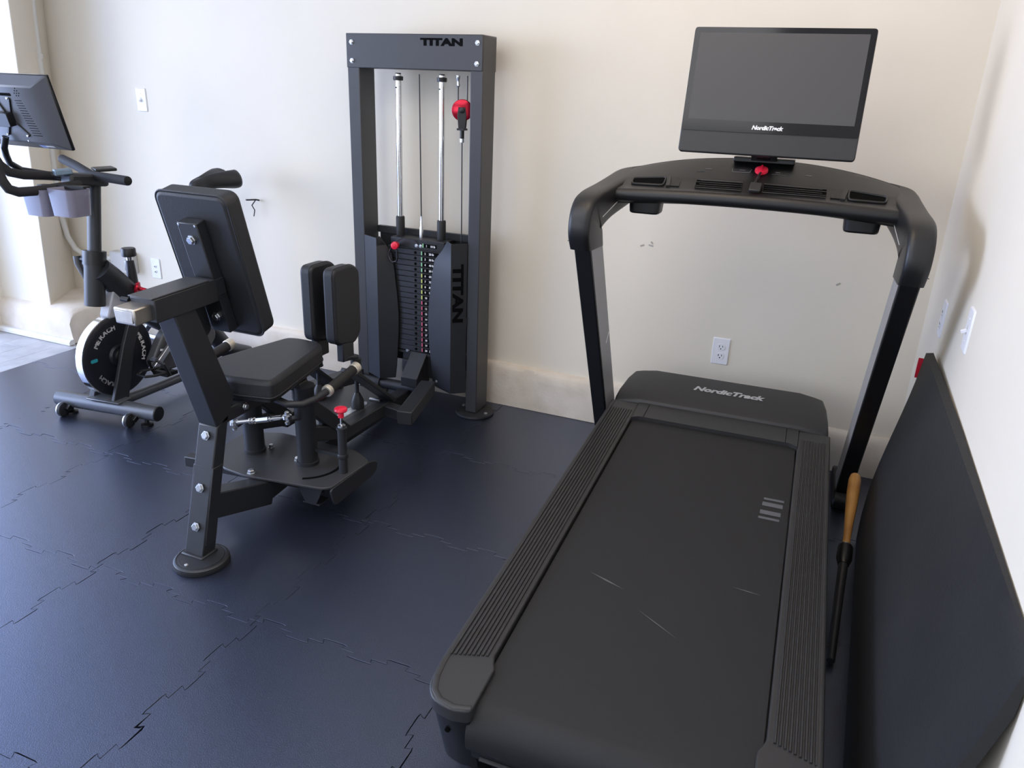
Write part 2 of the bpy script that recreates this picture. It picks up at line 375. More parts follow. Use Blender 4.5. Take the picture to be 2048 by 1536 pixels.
# ---------------------------------------------------------------- selectorised thigh machine
def thigh_machine():
    t = thing('thigh_machine', 'black seated thigh machine with a tall weight stack tower against the back wall', 'exercise machine', (-2.045, -1.6, 0))
    OFFS = V((-2.045, -1.6, 0))
    # --- tower
    for s, (x0, x1) in ((-1, (-2.388, -2.329)), (1, (-1.807, -1.751))):
        up = build('upright', MB().box(((x0+x1)/2, -.1415, .818), (x1-x0, .117, 1.6)), 'powderg', t, bev=.004, seg=2)
        xc = (x0+x1)/2
        ft = build('foot_plate', MB().lathe([(.088, 0), (.09, .004), (.088, .012), (.07, .016), (.03, .018)], (xc, -.155, 0), Z, 40), 'powder', t)
        bolt((xc+.066, -.175, .015), Z, ft, .008, .006); bolt((xc-.066, -.135, .015), Z, ft, .008, .006)
    hd = build('header', MB().box((-2.071, -.138, 1.5535), (.636, .13, .133)), 'powderg', t, bev=.003)
    for q in ((-2.362, 1.586), (-2.362, 1.514), (-1.777, 1.59), (-1.779, 1.514)): bolt((q[0], -.203, q[1]), -Y, hd, .0085, .007)
    text('TITAN', .036, (-2.03, -.2030, 1.5785), X, Z, 'blackt', hd, sx=1, bold=.0022, width=.192)
    build('top_crossmember', MB().box((-2.068, -.12, 1.50), (.52, .07, .02)), 'powder', t)
    build('base_crossmember', MB().box((-2.068, -.12, .225), (.522, .07, .05)), 'powder', t, bev=.003)
    # guide rods with collars and rubber bumpers
    for x0 in (-2.176, -1.967):
        build('guide_rod', MB().cyl((x0, -.14, .25), (x0, -.14, 1.468), .0125, 24), 'chrome', t)
        c = build('rod_collar', MB().lathe([(.02, 0), (.021, .006), (.021, .016), (.012, .018), (.012, .03)], (x0, -.14, 1.443), Z, 24), 'plastic', t)
        build('set_screw', MB().cyl((x0-.004, -.1515, 1.415), (x0-.004, -.1535, 1.415), .003, 10), 'hole', c)
        build('rubber_bumper', MB().lathe([(.0185, 0), (.0195, .004), (.0195, .082), (.017, .086)], (x0, -.14, .79), Z, 24), 'rubberp', t)
    # weight plates: head plate and nineteen plates
    def plate_mb(x0, x1, z0, z1):
        return MB().prism(roundpoly([(x0, -.192), (x1, -.192), (x1, -.09), (x0, -.09)], .004, 2), (0, 0, z0), X, Y, z1-z0)
    hp = build('head_plate', plate_mb(-2.198, -1.925, .748, .79), 'powder', t, bev=.003)
    build('head_plate_lip', plate_mb(-2.214, -1.918, .7445, .7495), 'powder', hp, bev=.002)
    def label(z, par, n, w, colr, x0=-2.042):
        y0 = -.1925
        lb = MB().box((x0+w/2, y0, z), (w, .0008, .017)); lab = build('plate_label', lb, 'blackt', par)
        build('colour_bar', MB().box((x0-.003, y0, z), (.0055, .0012, .017)), colr, par)
        if w > .08: build('colour_bar', MB().box((x0+w+.003, y0, z), (.006, .0012, .018)), colr, par)
        text(str(n), .0125, (x0+.012, y0-.0005, z-.0045), X, Z, 'whitet', par, bold=.0004)
        text('%d lb' % (10*n), .0125, (x0+.034, y0-.0005, z-.0045), X, Z, 'whitet', par, bold=.0005)
    label(.766, hp, 1, .066, 'green', -2.028)
    for k in range(2): bolt((-2.064+.021*k, -.192, .762), -Y, hp, .0065, .006)
    z1 = .7435; step = .0252
    for k in range(19):
        pl = build('weight_plate', plate_mb(-2.214, -1.925, z1-step+.0016, z1), 'powder', t, bev=.0014, seg=1)
        zc = z1-step/2
        build('pin_hole', MB().cyl((-2.07, -.1915, zc), (-2.07, -.1928, zc), .0066, 14), 'hole', pl)
        label(zc, pl, k+2, .086, 'green' if k < 4 else 'yellow' if k < 9 else 'pink', -2.035)
        z1 -= step
    build('stack_rest', MB().box((-2.068, -.14, .2555), (.33, .1, .012)), 'rubberp', t)
    build('stack_cover', MB().box((-2.066, -.087, .53), (.5, .004, .53)), 'powder', t)
    build('stack_cover_rail', MB().box((-2.066, -.09, .80), (.516, .02, .03)), 'powder', t)
    # shrouds, each folded along a vertical ridge
    th = .004
    LC = [(-2.25, .782), (-2.215, .752), (-2.186, .718), (-2.174, .64), (-2.166, .569), (-2.158, .49), (-2.155, .428), (-2.157, .34), (-2.164, .253), (-2.170, .18), (-2.178, .118)]
    RC = [(-1.905, .772), (-1.926, .761), (-1.966, .712), (-1.981, .629), (-1.994, .527), (-2.0, .437), (-1.996, .347), (-1.99, .282), (-1.98, .181), (-1.977, .135), (-1.972, .12), (-1.955, .112)]
    def shroud(ridge_x, outer_x, curve, zt, zb):
        rg = [V((ridge_x, -.25, z)) for _, z in curve]; cv = [V((x, -.205, z)) for x, z in curve]; ou = [V((outer_x, -.205, z)) for _, z in curve]
        rg[0].z = zt; cv[0].z = zt; ou[0].z = zt; rg[-1].z = zb; cv[-1].z = zb; ou[-1].z = zb
        F = V((0, th, 0)); n = len(curve); P = ou+rg+cv+[p+F for p in ou+rg+cv]; A = []
        for i in range(n-1):
            for s in range(2):
                q = (s*n+i, s*n+i+1, (s+1)*n+i+1, (s+1)*n+i); A.append(q); A.append(tuple(3*n+k for k in q[::-1]))
            A.append((i, 3*n+i, 3*n+i+1, i+1)); A.append((2*n+i, 2*n+i+1, 5*n+i+1, 5*n+i))
        for e in (0, n-1):
            for s in range(2): A.append((s*n+e, (s+1)*n+e, 3*n+(s+1)*n+e, 3*n+s*n+e))
        mb = MB(); mb.add(P, A); return build('shroud', mb, 'powder', t, ang=25)
    sl = shroud(-2.236, -2.327, LC, .787, .12); sr = shroud(-1.861, -1.806, RC, .80, .112)
    for q in ((-2.312, -.214, .66), (-2.312, -.214, .22)): pass
    bolt((-1.95, -.2135, .145), -Y, sr, .006, .005)
    Ud = -Z; Wd = V((-1.806+1.861, .045, 0)).normalized()
    text('TITAN', .062, V((-1.852, -.2440, .71)), Ud, Wd, 'blackt', sr, bold=.003, width=.262)
    for s in (-1, 1): build('shroud_bracket', MB().box((-2.067+s*.255, -.2, .45), (.018, .012, .04)), 'powder', t)
    # selector pin hanging from its cord
    pin = build('selector_pin', MB().cyl((-2.158, -.192, .757), (-2.158, -.215, .757), .008, 16), 'zinc', t)
    build('pin_knob', MB().lathe([(.012, 0), (.016, .004), (.0175, .02), (.016, .03), (.008, .034)], (-2.156, -.212, .759), V((.25, -1, .05)), 22), 'red', pin)
    build('pin_cord', MB().tube([(-2.15, -.225, .775), (-2.12, -.215, .795), (-2.08, -.20, .792), (-2.055, -.197, .77)], .0022, 8), 'cable', pin)
    build('pin_hook', MB().tube([(-2.141, -.232, .744), (-2.139, -.232, .705), (-2.145, -.23, .69), (-2.165, -.228, .683), (-2.18, -.226, .69), (-2.192, -.222, .715), (-2.175, -.226, .745)], .0038, 10), 'cable', pin)
    # cables and pulley
    build('cable', MB().cyl((-2.074, -.14, 1.47), (-2.068, -.14, .86), .0028, 8), 'cable', t)
    tb = build('turnbuckle', MB().lathe([(.004, 0), (.009, .005), (.009, .05), (.006, .055), (.006, .075), (.0045, .078), (.0045, .1)], (-2.068, -.14, .785), Z, 16), 'zinc', t)
    build('cable', MB().cyl((-1.891, -.14, 1.44), (-1.891, -.14, 1.34), .0026, 8), 'cable', t)
    build('cable', MB().cyl((-1.849, -.14, 1.47), (-1.849, -.14, 1.34), .0026, 8), 'cable', t)
    build('cable', MB().cyl((-1.871, -.14, 1.24), (-1.866, -.14, .60), .0026, 8), 'cable', t)
    build('cable_eye', MB().lathe([(.005, 0), (.008, .006), (.006, .012), (.006, .03), (.009, .034), (.009, .045)], (-1.891, -.14, 1.425), Z, 14), 'zinc', t)
    ax = V((.35, -1, 0)).normalized()
    pu = build('pulley', MB().lathe([(.040, -.012), (.043, -.010), (.036, -.003), (.036, .003), (.043, .010), (.040, .012)], V((-1.871, -.14, 1.337)), ax, 36), 'redm', t)
    build('pulley_axle', MB().lathe([(.011, .0), (.011, .022), (.006, .024)], V((-1.871, -.14, 1.337)), ax, 16), 'plasticd', pu)
    sd = ax.cross(Z)
    fk = MB()
    for s in (-1, 1): fk.prism([(-.014, -.075), (.014, -.075), (.019, -.02), (.015, .012), (-.015, .012), (-.019, -.02)], V((-1.871, -.14, 1.337))+ax*(.0155*s-.002), sd, Z, .004)
    fk.box((-1.871, -.14, 1.262), (.034, .034, .008)); build('pulley_fork', fk, 'plasticd', pu, bev=.001)
    build('pulley_stem', MB().lathe([(.009, 0), (.009, .035), (.006, .036)], (-1.871, -.14, 1.224), Z, 16), 'plasticd', pu)
    build('pulley_ferrule', MB().lathe([(.006, 0), (.0095, .002), (.0095, .017), (.007, .018)], (-1.871, -.14, 1.208), Z, 16), 'zinc', pu)
    # --- base spine from tower to rear post
    sp = MB(); sp.beam((-2.036, -1.575, .172), (-2.036, -1.30, .086), .072, .085); sp.beam((-2.05, -1.33, .085), (-2.11, -1.0, .06), .07, .07); sp.beam((-2.11, -1.02, .055), (-2.11, -.17, .055), .06, .06); sp.box((-2.11, -.18, .12), (.06, .05, .2))
    build('base_spine', sp, 'powder', t, bev=.004)
    build('gusset', MB().prism([(-.165, .265), (-.185, .265), (-.285, .165), (-.285, .12), (-.165, .12)], (-2.10, 0, 0), Y, Z, .085), 'powder', t, bev=.003)
    build('gusset_plate', MB().box((-2.055, -.178, .215), (.19, .006, .15)), 'powder', t, bev=.002)
    bolt((-2.12, -.183, .262), -Y, t, .008, .01); bolt((-1.975, -.183, .262), -Y, t, .008, .008)
    c = build('crossbar', MB().cyl((-2.36, -.215, .085), (-2.0, -.215, .085), .026, 24), 'powder', t)
    build('crossbar_ring', MB().tube([(-2.265, -.215, .085), (-2.248, -.215, .085)], .034, 24), 'rubberp', c)
    # --- rear post
    FC = (-2.016, -1.632)
    fd = build('rear_foot', MB().lathe([(.080, 0), (.083, .004), (.083, .016), (.080, .019), (.075, .020), (.074, .0185), (.069, .0185), (.068, .021), (.03, .023)], (*FC, 0), Z, 48), 'powder', t)
    build('foot_rubber', MB().lathe([(.0838, 0), (.0845, .002), (.0845, .012), (.082, .0125)], (*FC, 0), Z, 48), 'rubberp', fd)
    bolt((-2.02, -1.690, .0215), Z, fd, .005, .004)
    PX0, PW = -2.073, .074
    low = [(-1.645, .018), (-1.590, .018), (-1.477, .43), (-1.47, .455), (-1.525, .425)]
    rp = build('rear_post', MB().prism(low, (PX0, 0, 0), Y, Z, PW), 'powder', t, bev=.004)
    build('post_sleeve', MB().prism([(-1.628, .06), (-1.583, .06), (-1.519, .30), (-1.562, .30)], (PX0-.003, 0, 0), Y, Z, PW+.006), 'powder', rp, bev=.002)
    build('post_weld', MB().box((PX0+PW/2, -1.618, .024), (PW+.012, .07, .010)), 'powder', rp, bev=.004)
    rn = V((0, -1, .29)).normalized()
    for z0 in (.395, .235, .115):
        yb = -1.645+(z0-.018)*.2935; bolt((PX0+PW*.5, yb-.003, z0), rn, rp, .0125, .009)
    upp = [(-1.525, .425), (-1.477, .43), (-1.44, .50), (-1.56, .825), (-1.64, .825)]
    up = build('back_post', MB().prism(upp, (PX0, 0, 0), Y, Z, PW), 'powder', t, bev=.004)
    st = MB(); st.beam((-2.036, -1.70, .835), (-2.036, -1.47, .845), .088, .066); build('back_slide_tube', st, 'powder', t, bev=.003)
    build('slide_cover', MB().beam((-2.036, -1.708, .8705), (-2.036, -1.50, .8795), .086, .004), 'powderg', t, bev=.001)
    ins = build('slide_insert', MB().beam((-2.045, -1.755, .828), (-2.045, -1.69, .832), .074, .046), 'steel', t, bev=.004)
    build('insert_end', MB().beam((-2.045, -1.7565, .828), (-2.045, -1.7545, .828), .058, .032), 'steel', ins, bev=.003)
    build('pop_pin', MB().tube([(-2.085, -1.70, .855), (-2.11, -1.702, .856)], .007, 12), 'plasticd', t)
    # --- backrest: pad tilted back, mounted on a channel
    bd = V((0, -.115, .43)).normalized()                    # up along the pad
    bn = X.cross(bd)                                         # towards the rear (viewer)
    if bn.y > 0: bn = -bn
    o = V((-2.045, -1.38, .688)); Lp = .447
    pad = build('back_pad', MB().prism(rrect(.262, Lp, .03, 6, 0, Lp/2), o-bn*.064, X, bd, .064 if X.cross(bd).dot(bn) > 0 else -.064), 'vinyl', t, bev=.012, seg=4)
    pipe = [V((a, b)) for a, b in rrect(.262, Lp, .03, 6, 0, Lp/2)]
    pp = [o - bn*.006 + X*a*1.002 + bd*(Lp/2+(b-Lp/2)*1.002) for a, b in pipe]; pp.append(pp[0])
    build('pad_seam', MB().tube(pp, .0035, 6, cap=False), 'vinyl', pad)
    def padpt(a, b, n): return o + X*a + bd*b + bn*n
    ch = MB(); ch.prism([(-.035, .02), (.037, .02), (.037, .375), (-.035, .375)], padpt(0, 0, 0), X, bd, .036 if X.cross(bd).dot(bn) > 0 else -.036)
    chn = build('pad_channel', ch, 'powder', t, bev=.003)
    for b in (.325, .075): bolt(padpt(.004, b, .036), bn, chn, .012, .012)
    for a in (-.03, .03): bolt(padpt(a, .368, .034), bn, chn, .0035, .003)
    build('channel_clip', MB().tube([padpt(-.03, .165, .05), padpt(.034, .165, .05)], .006, 10), 'zinc', chn)
    build('slide_bracket', MB().beam((-2.036, -1.48, .845), (-2.036, -1.43, .853), .07, .05), 'powder', t, bev=.002)
    build('post_gusset', MB().prism(roundpoly([(-1.60, .80), (-1.45, .815), (-1.425, .70), (-1.455, .68), (-1.53, .69)], .015, 4), (-2.09, 0, 0), Y, Z, .014), 'powder', t, bev=.002)
    # --- seat
    sh = roundpoly([(-.155, -1.395), (0, -1.43), (.152, -1.395), (.152, -1.36), (.078, -1.03), (.045, -.99), (-.05, -.985), (-.098, -1.0), (-.165, -1.33)], [.05, .05, .04, .05, .04, .05, .05, .04, .05], 5)
    seat = build('seat_pad', MB().prism(sh, (-2.045, 0, .482), X, Y, .068), 'vinyl', t, bev=.016, seg=4)
    build('seat_board', MB().prism([(a*.9, -1.2+(b+1.2)*.93) for a, b in sh], (-2.045, 0, .472), X, Y, .012), 'plasticd', t)
    pz = [V((-2.045+a*1.001, b, .494)) for a, b in sh]; pz.append(pz[0]); build('pad_seam', MB().tube(pz, .003, 6, cap=False), 'vinyl', seat)
    fr = MB(); fr.beam((-2.036, -1.49, .445), (-2.036, -1.08, .452), .07, .045); fr.beam((-2.19, -1.19, .452), (-1.945, -1.17, .452), .05, .03)
    sf = build('seat_frame', fr, 'powder', t, bev=.003)
    bolt((-1.999, -1.40, .45), X, sf, .010, .01); bolt((-1.999, -1.28, .445), X, sf, .010, .01); bolt((-2.075, -1.43, .465), V((-1, -.3, .2)), sf, .009, .012)
    # --- deck plate with turned-down sides
    dk = roundpoly([(-2.085, -1.338), (-1.80, -1.292), (-1.775, -1.27), (-1.77, -1.05), (-1.86, -1.0), (-2.20, -1.0), (-2.325, -1.06), (-2.325, -1.18), (-2.20, -1.325)], .02, 3)
    build('deck_plate', MB().prism(dk, (0, 0, .141), X, Y, .009), 'powderg', t, bev=.002)
    build('deck_lip', MB().prism(roundpoly([(-1.285, .145), (-1.04, .145), (-.995, .125), (-1.0, .095), (-1.03, .080), (-1.265, .074)], .02, 3), (-1.779, 0, 0), Y, Z, .008), 'powder', t, bev=.002)
    build('deck_bracket', MB().prism([(-1.94, .138), (-1.815, .138), (-1.85, .06), (-1.895, .06)], (0, -1.265, 0), X, Z, -.006), 'powder', t)
    build('deck_foot_plate', MB().box((-1.872, -1.235, .058), (.07, .06, .006)), 'powder', t, bev=.002)
    dr = build('deck_rail', MB().beam((-2.40, -1.285, .116), (-1.83, -1.22, .116), .04, .04), 'powder', t, bev=.003); build('end_plug', MB().beam((-2.401, -1.2851, .116), (-2.398, -1.2848, .116), .033, .033), 'plasticd', dr)
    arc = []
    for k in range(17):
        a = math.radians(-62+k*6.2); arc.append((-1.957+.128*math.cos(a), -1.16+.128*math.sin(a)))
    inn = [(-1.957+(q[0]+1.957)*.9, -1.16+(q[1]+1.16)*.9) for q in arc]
    build('arc_slot_shade', MB().prism(arc+inn[::-1], (0, 0, .1496), X, Y, .0008), 'hole', t)  # flat dark strip paints the shade inside a slot; no hole is cut
    for q, r in (((-2.079, -1.315), .0125), ((-2.0, -1.165), .010), ((-2.225, -1.09), .009), ((-2.15, -1.125), .009)): bolt((q[0], q[1], .15), Z, t, r, .014)
    # --- two pivots, lever arms, foot trays, thigh pads
    for s, px, py in ((1, -1.957, -1.16), (-1, -2.187, -1.17)):
        pv = build('pivot_tube', MB().lathe([(.040, 0), (.040, .012), (.036, .014), (.036, .285), (.038, .288), (.038, .30), (.02, .302)], (px, py, .15), Z, 32), 'powder', t)
        m = lambda x: x if s > 0 else -4.112-x-.02
        ar = MB()
        ar.beam((m(-1.95), py, .385), (m(-1.93), -.965, .20), .036, .05); ar.beam((m(-1.95), py+.01, .262), (m(-1.935), -.965, .20), .034, .055)
        ar.beam((m(-1.935), -1.0, .20), (m(-1.930), -.655, .20), .045, .05)
        ar.beam((m(-1.93), -.70, .197), (m(-1.825), -.715, .195), .05, .045)
        ar.beam((m(-1.803), -.75, .195), (m(-1.888), -.405, .195), .062, .058)
        arm = build('lever_arm', ar, 'powder', t, bev=.004)
        fp = build('foot_rest', MB().beam((m(-1.952), -.895, .415), (m(-1.935), -.655, .222), .080, .016), 'powder', arm, bev=.003)
        if s > 0:
            tp = roundpoly([(-2.19, -.92), (-1.955, -.985), (-1.95, -.66), (-2.0, -.60), (-2.15, -.60), (-2.19, -.75)], .02, 3)
            tray = build('foot_platform', MB().prism(tp, (0, 0, .219), X, Y, .006), 'powderg', t, bev=.001)
            build('platform_post', MB().box((-2.12, -.78, .12), (.06, .12, .2)), 'powder', tray)
            sk = MB(); sk.prism([(-2.012, -.918), (-1.977, -.918), (-1.973, -.754), (-1.985, -.735), (-2.012, -.742)], (0, 0, .2248), X, Y, .0006); build('sticker', sk, 'sticker', tray)
            build('platform_rod', MB().cyl((-1.985, -.715, .230), (-1.94, -.71, .230), .007, 12), 'zinc', tray)
        # thigh pad on its post
        x0 = -2.036 if s > 0 else -2.136
        prof = roundpoly([(-.918, .515), (-.80, .493), (-.757, .53), (-.757, .775), (-.80, .80), (-.918, .80)], [.03, .02, .03, .035, .03, .03], 5)
        tpd = build('thigh_pad', MB().prism(prof, (x0, 0, 0), Y, Z, .052), 'vinyl', t, bev=.009, seg=3)
        sm = [V((x0+.052-.012 if s > 0 else x0+.040, a, b)) for a, b in prof]; sm.append(sm[0]); build('pad_seam', MB().tube(sm, .0028, 6, cap=False), 'vinyl', tpd)
        xb = x0+.036 if s > 0 else x0+.02; xp = -1.983 if s > 0 else -2.165
        br = MB(); br.box((xb, -.845, .475), (.03, .07, .075)); br.beam((xb, -.865, .445), ((xb+xp)/2, -.79, .438), .03, .016); br.beam((xb, -.83, .445), (xp, -.80, .438), .04, .016)
        build('pad_bracket', br, 'powder', tpd, bev=.004)
        ps = MB(); ps.lathe([(.022, 0), (.022, .005), (.020, .006), (.0205, .065), (.012, .068)], (xp, -.805, .37), Z, 20); ps.cyl((xp, -.805, .24), (xp, -.805, .375), .008, 12); ps.lathe([(.010, .065), (.026, .03), (.026, 0)], (xp, -.805, .228), Z, 20)
        build('pad_post', ps, 'powder', tpd)
        # handles beside the seat
        hx = -1.85 if s > 0 else -2.262; hy, hz = (0, 0) if s > 0 else (-.165, .068)
        i = 1 if s > 0 else -1
        hp_ = [(hx-.10*i, -1.31, .452), (hx-.05*i, -1.315, .445), (hx-.015*i, -1.285, .44), (hx-.003*i, -1.235, .441), (hx, -1.17, .449), (hx, -1.0, .478)]
        hp_ = [(a_, b_+hy*max(0, min(1, (b_+1.3)/.1)), c_+hz*max(0, min(1, (b_+1.32)/.15))) for a_, b_, c_ in hp_]
        hb = build('hand_rail', MB().tube(hp_, .0125, 14), 'powder', t)
        d = V((0, .168, .030)).normalized(); g0 = V((hx, -1.165+hy, .450+hz))
        build('grip', MB().cyl(g0, g0+d*.16, .0175, 20), 'foam', hb)
        for q in (0, .158): build('grip_collar', MB().lathe([(.0185, -.009), (.0205, -.007), (.0205, .007), (.0185, .009)] if q == 0 else [(.0185, -.006), (.0205, -.004), (.0205, .018), (.016, .021)], g0+d*q, d, 24), 'collar', hb)
    # foot peg on the far side
    build('foot_peg', MB().cyl((-2.36, -.56, .14), (-2.16, -.56, .14), .027, 20), 'powder', t)
    # turnbuckle link between pivots
    a, b = V((-2.185, -1.262, .298)), V((-1.975, -1.232, .352)); d = (b-a).normalized()
    lk = build('link_rod', MB().cyl(a, b, .0065, 12), 'chrome', t)
    L = (b-a).length
    build('link_nut', MB().tube([a+d*L*.44, a+d*L*.66], .0105, 6), 'zinc', lk, ang=25)
    for q0, q1, r in ((.30, .335, .0115), (.355, .395, .0115), (.69, .725, .0115), (.725, .90, .009)): build('link_nut', MB().tube([a+d*L*q0, a+d*L*q1], r, 12), 'chrome', lk)
    for q, sgn in ((a, -1), (b, 1)):
        build('rod_end', MB().lathe([(.010, -.007), (.015, -.006), (.015, .006), (.010, .007)], q, Z, 18), 'chrome', lk)
        bolt(q+Z*.007, Z, lk, .009, .013); bolt(q-Z*.02, -Z, lk, .008, .008)
    build('link_lug', MB().beam(b+V((.0, -.005, -.009)), (-1.958, -1.18, .335), .03, .008), 'powder', t); build('link_lug', MB().beam(a+V((0, .0, -.012)), (-2.187, -1.19, .295), .03, .008), 'powder', t)
    # plunger on the deck
    pl = build('plunger_post', MB().lathe([(.0155, 0), (.0155, .165), (.019, .166), (.019, .172), (.012, .173)], (-1.803, -1.163, .15), Z, 20), 'powder', t)
    build('plunger_nut', MB().lathe([(.010, 0), (.0135, .002), (.0135, .009), (.005, .011)], (-1.803, -1.163, .322), Z, 16), 'zinc', pl)
    build('plunger_pin', MB().cyl((-1.803, -1.163, .332), (-1.803, -1.163, .368), .0042, 12), 'chrome', pl)
    build('plunger_knob', MB().lathe([(.010, 0), (.010, .018), (.020, .022), (.023, .027), (.021, .034), (.012, .038), (.002, .039)], (-1.803, -1.163, .360), Z, 26), 'red', pl)
    build('plunger_arm', MB().beam((-1.945, -1.155, .205), (-1.803, -1.163, .215), .012, .012), 'powder', pl)
    build('plunger_band', MB().lathe([(.018, 0), (.019, .002), (.019, .014), (.018, .016)], (-1.803, -1.163, .207), Z, 20), 'powder', pl)
thigh_machine()

# ---------------------------------------------------------------- treadmill (built in its own frame: x right, y forward)
def treadmill():
    t = thing('treadmill', 'large black folding treadmill with a screen standing beside the right wall', 'treadmill', (-.594, -2, 0), math.radians(1.99))
    sl = .0481                                                # the deck rises towards the front
    zr = lambda y: .2598+sl*y
    D = V((0, 1, sl)).normalized(); N = V((0, -sl, 1)).normalized()
    def P(x, y, n=0): return V((x, 0, .2598)) + D*y + N*n
    def slab(poly, n0, n1, top=None):
        mb = MB(); mb.prism(poly, P(0, 0, n0), X, D, n1-n0, top=top); return mb
    # chassis with rounded rear corners
    ch = roundpoly([(-.388, .05), (-.381, -.016), (-.357, -.050), (-.31, -.061), (-.276, -.052), (-.276, .02), (.276, .02), (.276, -.052), (.31, -.061), (.357, -.050), (.381, -.016), (.388, .05), (.388, 1.60), (-.388, 1.60)], [.03, .02, .02, .02, .004, .004, .004, .004, .02, .02, .02, .03, .02, .02], 4)
    small = [(a*.95, .012+b*.99) for a, b in ch]
    build('chassis', slab(small, -.17, -.03, top=ch), 'plasticd', t, bev=.006, seg=2)
    build('rear_cover', MB().tube([P(-.274, -.012, -.118), P(.274, -.012, -.118)], .038, 20), 'plasticd', t); build('rear_strip', MB().tube([P(-.255, -.050, -.128), P(.255, -.050, -.128)], .005, 8), 'plasticg', t)
    for s in (-1, 1): build('screw_hole', MB().cyl(P(s*.325, -.040, -.07), P(s*.325, -.0575, -.07), .006, 10), 'hole', t)
    for s in (-1, 1):
        for y0 in (.06, 1.45): build('levelling_foot', MB().lathe([(.032, 0), (.032, .012), (.014, .018), (.014, zr(y0)-.13)], (s*.30, y0, 0), Z, 20), 'plasticd', t)
    # belt, wrapping down over the rear roller
    prof = [(1.47, -.012), (.10, -.012), (.0, -.0125)]
    for k in range(1, 10):
        a = math.radians(k*13); prof.append((.0-.062*math.sin(a), -.0125-.062*(1-math.cos(a))))
    rings = []
    for y0, n0 in prof: rings.append([P(x0, y0, n0) for x0 in (-.283, .283)])
    mb = MB(); vs = [p for r in rings for p in r]; mb.add(vs, [(2*i, 2*i+1, 2*i+3, 2*i+2) for i in range(len(rings)-1)])
    vs2 = [p-N*.004 for p in vs]; k = len(vs); mb.add(vs2, [(2*i, 2*i+2, 2*i+3, 2*i+1) for i in range(len(rings)-1)])
    belt = build('running_belt', mb, 'belt', t, ang=60, recalc=False)
    for x0, y0, w, h in ((.238, 1.037, .058, .012), (.236, 1.006, .058, .022), (.233, .958, .058, .022), (.231, .926, .058, .012)):
        build('belt_print', slab([(x0-w/2, y0-h/2), (x0+w/2, y0-h/2), (x0+w/2, y0+h/2), (x0-w/2, y0+h/2)], -.0115, -.0112), 'stripe', belt)
    for x0, y0, w, h, r in ((-.13, .47, .10, .006, -.35), (.205, .565, .07, .004, -.1), (.02, .36, .12, .003, -.55)):
        ca, sa = math.cos(r), math.sin(r)
        pts = [(x0+a*ca-b*sa, y0+a*sa+b*ca) for a, b in ((-w/2, 0), (0, -h/2), (w/2, 0), (0, h/2))]; build('scuff_mark', slab(pts, -.0115, -.0112), 'scuff', belt)
    # foot rails with end caps and moulded ribs
    for s in (-1, 1):
        g = [(.287, 1.53), (.287, .105), (.280, .085), (.272, .070), (.272, -.055), (.31, -.066), (.36, -.055), (.385, -.02), (.392, .05), (.392, 1.53)]
        pts = [(s*a, b) for a, b in g]; pts = pts[::-1] if s < 0 else pts
        pts = roundpoly(pts, [.005]*4+[.012, .02, .02, .02, .03, .005] if s > 0 else ([.005]*4+[.012, .02, .02, .02, .03, .005])[::-1], 3)
        rail = build('foot_rail', slab(pts, -.034, .0), 'plasticg', t, bev=.006, seg=3)
        for k in range(9):
            x0 = s*(.302+.0095*k); y0 = .098-.003*k
            rb = MB(); rb.prism([(-.0034, 0), (.0034, 0), (.0016, .0042), (-.0016, .0042)], P(x0, 1.46, -.0004), X, N, 1.46-y0)
            build('rail_rib', rb, 'plasticg', rail)
        build('rail_trim', MB().tube([P(s*.276, -.046, -.0012), P(s*.31, -.0555, -.0012), P(s*.345, -.048, -.0012), P(s*.366, -.028, -.0012), P(s*.378, .005, -.0012), P(s*.3835, .05, -.0012), P(s*.3835, 1.52, -.0012)], .0075, 10, flat=.6), 'plasticg', rail)
    # front bar in front of the motor hood, with corner fillets
    pts = roundpoly([(-.287, 1.40), (-.265, 1.418), (.265, 1.418), (.287, 1.40), (.287, 1.54), (-.287, 1.54)], [.001, .02, .02, .001, .001, .001], 4)
    fb = build('front_bar', slab(pts, -.03, .002), 'plasticg', t, bev=.004)
    for s in (-1, 1): build('bar_joint', slab([(s*.247-.001, 1.418), (s*.247+.001, 1.418), (s*.247+.001, 1.532), (s*.247-.001, 1.532)], .0018, .0024), 'hole', fb)
    # motor hood: a soft wedge
    prof = [(1.536, -.13, .385), (1.537, .006, .388), (1.56, .022, .387), (1.61, .036, .383), (1.70, .046, .374), (1.775, .044, .364), (1.81, .02, .354), (1.83, -.13, .345)]
    rings = []
    for y0, n0, w in prof: rings.append([P(x0*w, y0, n0 - .018*max(0, abs(x0)-.8)/.2*(n0 > 0)) for x0 in (-1, -.97, -.9, -.75, -.4, 0, .4, .75, .9, .97, 1)])
    mb = MB(); m = 11; vs = [p for r in rings for p in r]
    F = [(i*m+k, i*m+k+1, (i+1)*m+k+1, (i+1)*m+k) for i in range(len(rings)-1) for k in range(m-1)]
    F += [tuple(i*m for i in range(len(rings)))[::-1], tuple(i*m+m-1 for i in range(len(rings)))]
    mb.add(vs, F); hood = build('motor_hood', mb, 'plasticg', t, bev=.010, seg=3, ang=30)
    hd = (P(0, 1.70, .046)-P(0, 1.61, .036)).normalized()
    text('NordicTrack', .042, P(-.108, 1.650, .0412), X, hd, 'greyt', hood, shear=.3, bold=.0018, depth=.0012, width=.262)
    # uprights leaning back towards the runner
    c = .02
